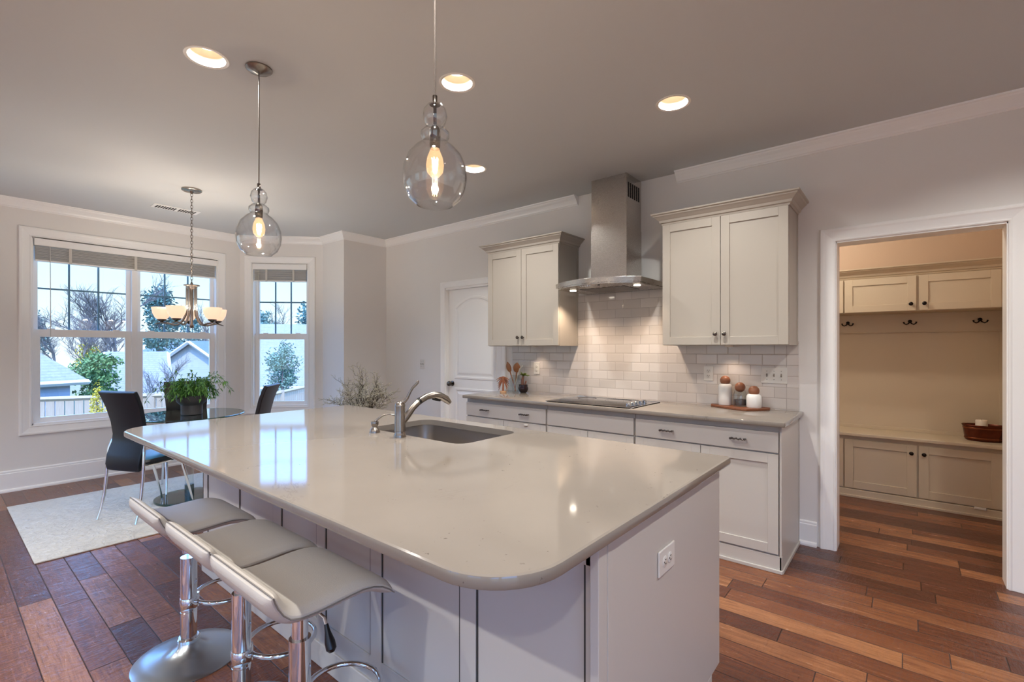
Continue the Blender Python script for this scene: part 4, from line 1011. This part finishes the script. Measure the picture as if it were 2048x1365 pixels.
# ---------------------------------------------------------------- mudroom lockers
YF = 5.33; MX0, MX1 = -1.5, .655
mb_ = thing('mudroom_bench', 'built-in cream storage bench with panel doors in the mudroom', 'bench', (0, YF, 0))
obj('body', MB().box(MX0, MX1, .02, YM - YF, .0, .556), M['mudcab'], mb_)
obj('bench_top', MB().box(MX0, MX1, -.025, YM - YF, .556, .586), M['mudcab'], mb_, bevel=.006)
obj('toe_board', MB().box(MX0, MX1, -.002, .02, 0, .072).box(MX0, MX1, -.012, 0, 0, .02), M['mudcab'], mb_, bevel=.003)
for i, (a, b) in enumerate(((-.968, -.448), (-.438, .068), (.080, .583))):
    dr = obj('door', shaker(a, b, .082, .523, 0, .02, .065), M['mudcab'], mb_, bevel=.0014)
    knob((b - .035) if i == 1 else (a + .035), 0, .455, dr, 'bronze', .016)
obj('end_stile', MB().box(.590, MX1, .0, .02, .075, .556), M['mudcab'], mb_)
obj('child_latch', MB().box(.42, .49, -.008, .0, .062, .082), M['plate'], mb_, bevel=.003)
lk = thing('mudroom_locker', 'cream wall locker with panel doors above the mudroom bench', 'cabinet', (0, YF, 1.67))
obj('body', MB().box(MX0, MX1, .02, YM - YF, 0, .33), M['mudcab'], lk)
obj('crown_moulding', MB().mould([(-a, b + .31) for a, b in CC], [(MX0, .02, 0), (MX1, .02, 0)], (0, 0, 1)), M['mudcab'], lk)
for i, (a, b) in enumerate(((-.968, -.448), (-.438, .065), (.082, .576))):
    dr = obj('door', shaker(a, b, .004, .302, 0, .02, .06), M['mudcab'], lk, bevel=.0014)
    knob((b - .035) if i == 1 else (a + .035), 0, .06, dr, 'bronze', .016)
lp = thing('locker_panel', 'plain cream back panel with hook rail between bench and locker', 'panel', (0, YM, .586))
obj('back_board', MB().box(MX0, MX1, -.008, 0, 0, 1.084), M['mudcab'], lp)
obj('hook_rail', MB().box(MX0, .625, -.026, -.008, .914, 1.084).box(MX0, .625, -.034, -.008, .908, .918), M['mudcab'], lp, bevel=.003)
obj('side_stile', MB().box(.632, MX1, YF - YM + .05, -.008, 0, 1.084).box(.60, .622, -.016, -.008, 0, .908).box(MX0, .6, -.02, -.008, 0, .03), M['mudcab'], lp, bevel=.002)
def hook(label, x):
    t = thing('coat_hook', label, 'hook', (x, YM - .0275, 1.585), 0, 'double coat hooks on the mudroom rail')
    obj('back_plate', MB().lathe([(.015, 0), (.015, -.004), (.010, -.007), (.0001, -.008)], (0, 0, .012), 20, True, 'y'), M['bronze'], t)
    for s_ in (-1, 1):
        obj('prong', MB().tube([(0, -.006, .008), (s_ * .012, -.02, -.010), (s_ * .026, -.032, -.018), (s_ * .040, -.04, -.010), (s_ * .045, -.042, .006)], [.005, .005, .005, .005, .007], 8), M['bronze'], t)
hook('dark double coat hook at the left of the mudroom rail', -.44)
hook('dark double coat hook in the middle of the mudroom rail', .025)
hook('dark double coat hook at the right of the mudroom rail', .484)
cb = thing('copper_tub', 'oval dark copper tub at the right end of the mudroom bench', 'tub', (.492, 5.53, .587))
def ov(a, b, z): return [(a * math.cos(2 * PI * k / 40), b * math.sin(2 * PI * k / 40), z) for k in range(40)]
obj('body', MB().rings([ov(.105, .07, 0), ov(.115, .078, .01), ov(.128, .088, .115), ov(.136, .093, .128), ov(.134, .091, .132), ov(.126, .085, .12), ov(.1, .068, .015)], True, True), M['copper'], cb)
obj('band', MB().rings([ov(.1175, .0795, .018), ov(.1195, .081, .020), ov(.1195, .0815, .026), ov(.1185, .08, .028)], False, False).rings([ov(.1265, .0868, .10), ov(.1285, .0885, .102), ov(.129, .089, .108), ov(.1275, .0875, .11)], False, False), mat('copper_band', '#8a5138', .25, 1.), cb)
cnd = thing('candle', 'short white pillar candle inside the copper tub', 'candle', (.48, 5.53, .603))
obj('wax', MB().lathe([(.037, 0), (.038, .004), (.038, .150), (.035, .155), (.02, .152), (.0001, .150)], (0, 0, 0), 28), M['wax'], cnd)
obj('wick', MB().tube([(0, 0, .15), (.001, 0, .163)], .001, 6), M['black'], cnd)
ml = thing('mudroom_light', 'flush ceiling light in the mudroom, hidden above the doorway', 'ceiling light', (-.95, 4.7, C))
obj('housing', MB().lathe([(.12, 0), (.12, -.02), (.115, -.03)], (0, 0, 0), 32), M['nickel'], ml)
obj('diffuser', MB().lathe([(.11, -.03), (.09, -.07), (.0001, -.085)], (0, 0, 0), 32), M['lens'], ml)
ld = bpy.data.lights.new('mudroom_lamp', 'POINT'); ld.energy = 23; ld.color = (1, .88, .74); ld.shadow_soft_size = .06
lo = bpy.data.objects.new('mudroom_lamp', ld); COL.objects.link(lo); lo.parent = ml; lo.location = (0, 0, -.14)

# ---------------------------------------------------------------- outside
GZ = -1.6
gp = MB(); n = 24
def gz(x, y):
    return GZ
gv_ = []; gf = []
for i in range(n + 1):
    for j in range(n + 1):
        x = -6.9 - 90 * (i / n) ** 1.5; y = -40 + 110 * j / n; gv_.append((x, y, gz(x, y)))
for i in range(n):
    for j in range(n): a = i * (n + 1) + j; gf.append((a, a + 1, a + n + 2, a + n + 1))
gp.add(gv_, gf); go = obj('lawn', gp, M['grass'], fix=False); tag(go, 'pale winter lawn outside the windows', 'grass', None, 'stuff')

def house(name_label, corners, zg, ze, m_wall, m_roof, ridge, hip=0., overhang=.35):
    # corners: 4 ground points in order (front-left, front-right, back-right, back-left); gable ridge runs front->back or left->right
    t = thing('neighbouring_house', name_label, 'house', (0, 0, 0))
    P4 = [Vector((p[0], p[1], 0)) for p in corners]
    mb = MB(); mb.prism([(p.x, p.y) for p in P4], zg, ze)
    ax, zr = ridge
    if ax == 'lr':  m0, m1 = (P4[0] + P4[3]) / 2, (P4[1] + P4[2]) / 2; e = [(P4[0], P4[1]), (P4[3], P4[2])]; g_ends = [(P4[0], P4[3], m0), (P4[1], P4[2], m1)]
    else: m0, m1 = (P4[0] + P4[1]) / 2, (P4[3] + P4[2]) / 2; e = [(P4[0], P4[3]), (P4[1], P4[2])]; g_ends = [(P4[0], P4[1], m0), (P4[3], P4[2], m1)]
    dr_ = (m1 - m0).normalized()
    h0, h1 = m0 + dr_ * hip, m1 - dr_ * hip
    if not hip:
        for a, b, c_ in g_ends: mb.add([(a.x, a.y, ze), (b.x, b.y, ze), (c_.x, c_.y, zr)], [(0, 1, 2)])
    obj('wall', mb, m_wall, t)
    rf = MB(); cen = (P4[0] + P4[1] + P4[2] + P4[3]) / 4
    def roofplane(pts, th=.12):
        vs = [Vector(p) for p in pts]; dn = Vector((0, 0, -th)); nn = len(vs)
        rf.add([tuple(v) for v in vs] + [tuple(v + dn) for v in vs], [tuple(range(nn)), tuple(range(nn, 2 * nn))[::-1]] + [(i, (i + 1) % nn, nn + (i + 1) % nn, nn + i) for i in range(nn)])
    oh = overhang; fa = MB()
    for a, b in e:
        outw = ((a + b) / 2 - (m0 + m1) / 2).normalized(); half = ((a + b) / 2 - (m0 + m1) / 2).length; sl_ = (zr - ze) / half
        al = dr_ * oh
        A_ = a - al + outw * oh; B_ = b + al + outw * oh; r0 = (h0 - (al if not hip else Vector())); r1 = (h1 + (al if not hip else Vector()))
        zE = ze - sl_ * oh
        roofplane([(A_.x, A_.y, zE), (B_.x, B_.y, zE), (r1.x, r1.y, zr + .06), (r0.x, r0.y, zr + .06)])
        fa.tube([(A_.x, A_.y, zE - .06), (B_.x, B_.y, zE - .06)], .09, 4)
        if not hip:
            fa.tube([(A_.x, A_.y, zE - .06), (r0.x, r0.y, zr - .02)], .10, 4); fa.tube([(B_.x, B_.y, zE - .06), (r1.x, r1.y, zr - .02)], .10, 4)
    if hip:
        for (a, b, c_), hp in zip(g_ends, (h0, h1)):
            ow = (c_ - cen).normalized() * oh; sd_ = (b - a).normalized() * oh; zE = ze - (zr - ze) / max(.1, hip) * 0 - .0
            sl_ = (zr - ze) / ((a - b).length / 2); zE = ze - sl_ * oh
            A_ = a + ow - sd_; B_ = b + ow + sd_
            roofplane([(A_.x, A_.y, zE), (B_.x, B_.y, zE), (hp.x, hp.y, zr + .06)]); fa.tube([(A_.x, A_.y, zE - .06), (B_.x, B_.y, zE - .06)], .09, 4)
    obj('roof', rf, m_roof, t, fix=True); obj('fascia', fa, M['extwhite'], t)
    return t
def quad_at(uL, dL, uR, dR, depth):
    a = out_at(uL, CY, dL); b = out_at(uR, CY, dR); dv = (b - a).normalized(); nrm = Vector((-dv.y, dv.x, 0))
    if nrm.dot(a) < 0: nrm = -nrm
    return [a, b, b + nrm * depth, a + nrm * depth]
def zat(v, d): return EYE - (v - CY) / F_PX * d
house('blue-grey sided house with a pale shingle roof seen through the left sash', quad_at(-70, 14, 140, 16.5, 3), GZ, zat(745, 16.5), M['sidingb'], M['shingle'], ('lr', zat(676, 18)), 0.9)
house('grey shingle roofed house with a white rake board behind the dining table', quad_at(228, 20, 322, 21, 4), GZ, zat(775, 20.5), M['sidingw'], M['shingle'], ('lr', zat(706, 22.5)), 0)
house('white sided gabled house at the right of the wide window', quad_at(338, 27, 432, 27, 7), GZ, zat(716, 27), M['sidingw'], M['shingleb'], ('fb', zat(684, 27)), 0)
house('far house with a blue-grey roof showing above the others', quad_at(262, 42, 345, 42, 7), GZ, zat(707, 42), M['sidingw'], M['shingleb'], ('lr', zat(681, 45)), 2)
house('long grey roofed house filling the narrow window view', quad_at(492, 25, 790, 27, 8), GZ, zat(765, 25), M['sidingw'], M['shingle'], ('lr', zat(652, 30)), 0)

def fence(label, pts, ztop, h):
    t = thing('picket_fence', label, 'fence'); bd = MB(); rl = MB(); ps = MB()
    for (a, b) in zip(pts, pts[1:]):
        L = (b - a).length; n_ = int(L / .155); dv = (b - a) / L; nr = Vector((-dv.y, dv.x, 0))
        for i in range(n_):
            p = a + dv * (L * i / n_); q = p + dv * .14; zt = ztop + random.uniform(-.01, .01)
            bd.add([(p.x, p.y, ztop - h), (q.x, q.y, ztop - h), (q.x, q.y, zt), (p.x, p.y, zt)] + [(v_.x + nr.x * .02, v_.y + nr.y * .02, z_) for v_, z_ in ((p, ztop - h), (q, ztop - h), (q, zt), (p, zt))],
                   [(0, 1, 2, 3), (7, 6, 5, 4), (0, 4, 5, 1), (1, 5, 6, 2), (2, 6, 7, 3), (3, 7, 4, 0)])
        for zz_ in (ztop + .02, ztop - .5): rl.tube([(a.x, a.y, zz_), (b.x, b.y, zz_)], .05, 4)
        k = 0.
        while k < L:
            p = a + dv * k; ps.box(p.x - .06, p.x + .06, p.y - .06, p.y + .06, ztop - h, ztop + .08); k += 2.4
    obj('pickets', bd, M['fence'], t, fix=False); obj('rail', rl, M['fence'], t); obj('post', ps, M['fence'], t)
random.seed(2)
fence('weathered wooden picket fence behind the wide window', [out_at(10, 697, 9.6), out_at(330, 697, 10.6), out_at(470, 697, 11.2)], zat(797, 10.2), 1.9)
fence('white picket fence rising to the right in the narrow window', [out_at(475, 697, 11.0), out_at(720, 697, 22)], .10, 1.9)

def bare_tree(label, u, vtop, d, zg, seed, spread=.55):
    random.seed(seed); p = out_at(u, CY, d); top = zat(vtop, d); H = top - zg; t = thing('bare_tree', label, 'tree', (p.x, p.y, zg), 0, 'leafless trees beyond the houses')
    mb = MB()
    def br(q, dv, L, r, dep):
        n_ = 4; pts = [q.copy()]; c_ = q.copy()
        for k in range(n_):
            dv = (dv + Vector((random.uniform(-1, 1), random.uniform(-1, 1), random.uniform(-.3, .5))) * .16).normalized(); c_ = c_ + dv * L / n_; pts.append(c_.copy())
            if dep < 4 and (dep > 0 or k > 0):
                for _ in range(2 if dep < 3 else 1): br(c_, (dv + Vector((random.uniform(-1, 1), random.uniform(-1, 1), random.uniform(-.2, .6))) * spread * 1.5).normalized(), L * random.uniform(.42, .62), r * .5, dep + 1)
        mb.tube(pts, [r * (1 - .55 * i / n_) for i in range(n_ + 1)], 4 if dep < 2 else 3, cap=False)
    br(Vector((0, 0, 0)), Vector((0, 0, 1)), H * .62, H * .018, 0)
    obj('branches', mb, M['bark'], t, fix=False)
def leafy(name, label, u, vtop, d, zg, wid, m_, seed, base=.15, cone=.0, n_=2600, ls=.16, cat='tree', group=None):
    random.seed(seed); p = out_at(u, CY, d); H = zat(vtop, d) - zg; t = thing(name, label, cat, (p.x, p.y, zg), 0, group)
    obj('trunk', MB().tube([(0, 0, 0), (0, 0, H * .5), (0, 0, H * .9)], [H * .02, H * .013, H * .004], 7), M['bark'], t)
    mb = MB(); cl_ = [(random.uniform(-1, 1), random.uniform(-1, 1), random.random()) for _ in range(26)]
    for i in range(n_):
        cx_, cy_, cz_ = random.choice(cl_); z_ = base + (1 - base) * cz_; rr = wid * (1 - cone * cz_) * (math.sin(PI * (.15 + .8 * cz_)) ** .6)
        q = Vector((cx_ * rr * .7 + random.gauss(0, wid * .16), cy_ * rr * .7 + random.gauss(0, wid * .16), z_ * H * .96 + random.gauss(0, H * .045)))
        a = Vector((random.uniform(-1, 1), random.uniform(-1, 1), random.uniform(-1, 1))).normalized() * ls; b = a.orthogonal().normalized() * ls * .5
        mb.add([q - a * .5, q + b * .5, q + a * .5, q - b * .5], [(0, 1, 2, 3)])
    obj('crown', mb, m_, t, fix=False)
bare_tree('tall bare tree rising in the left sash above the evergreen bush', 165, 592, 34, GZ, 5, .75)
bare_tree('bare tree with crossing branches beside the window mullion', 225, 575, 27, GZ, 8, .6)
bare_tree('thin bare tree low at the left edge of the wide window', 110, 632, 38, GZ, 13, .7)
bare_tree('slender bare tree between the bush and the shingle roof', 205, 640, 24, GZ, 31, .6)
bare_tree('small bare shrub-like tree in front of the grey roof', 305, 735, 13.5, GZ, 17, .6)
bare_tree('distant bare tree right of the chandelier cups', 400, 632, 52, GZ, 23, .7)
bare_tree('faint bare tree low in the narrow window', 566, 632, 48, GZ, 29, .7)
EV = 'evergreens beyond the houses'
leafy('evergreen_tree', 'tall blue-green pine behind the chandelier in the right sash', 318, 582, 36, GZ, 1.75, M['ever'], 3, .45, .3, 2600, .3, group=EV)
leafy('evergreen_tree', 'small dark pine at the far left of the wide window', 70, 628, 40, GZ, 1.2, M['ever'], 6, .5, .4, 1200, .25, group=EV)
leafy('evergreen_tree', 'rounded green tree at the left of the narrow window', 530, 624, 40, GZ, 1.5, M['ever'], 9, .5, .0, 1500, .3, group=EV)
leafy('evergreen_tree', 'green tree climbing the right edge of the narrow window', 618, 606, 36, GZ, 1.6, M['ever'], 12, .4, .3, 1700, .3, group=EV)
leafy('evergreen_tree', 'low evergreen showing right of the chandelier arms', 385, 632, 45, GZ, 1.0, M['ever'], 15, .5, .1, 900, .25, group=EV)
leafy('leafy_bush', 'bright green bush between the blue house and the roofs', 193, 702, 18, GZ, 1.12, M['bush'], 18, .25, .1, 2600, .16, 'bush')
leafy('flowering_bush', 'yellow-topped bush behind the green one', 178, 688, 24, GZ, .6, M['yellow'], 21, .6, .1, 700, .12, 'bush')
leafy('flowering_bush', 'small yellow flowering shrub over the fence by the chair back', 194, 776, 9.0, GZ, .14, M['yellow'], 24, .75, .1, 500, .045, 'bush')
leafy('leafy_bush', 'round silvery green bush in the narrow window', 565, 690, 16.5, GZ, .72, M['pale'], 27, .25, .1, 3200, .1, 'bush')
hg = tag(obj('dark_hedge', MB().box(-.0, .9, -.85, .95, 0, 1.35), foliage('hedge_green', '#24504f', '#3d6d68')), 'dark clipped hedge behind the fence below the green bush', 'hedge')
p = out_at(186, CY, 15.6); hg.location = (p.x, p.y, GZ); hg.rotation_euler = (0, 0, YAW * .4)
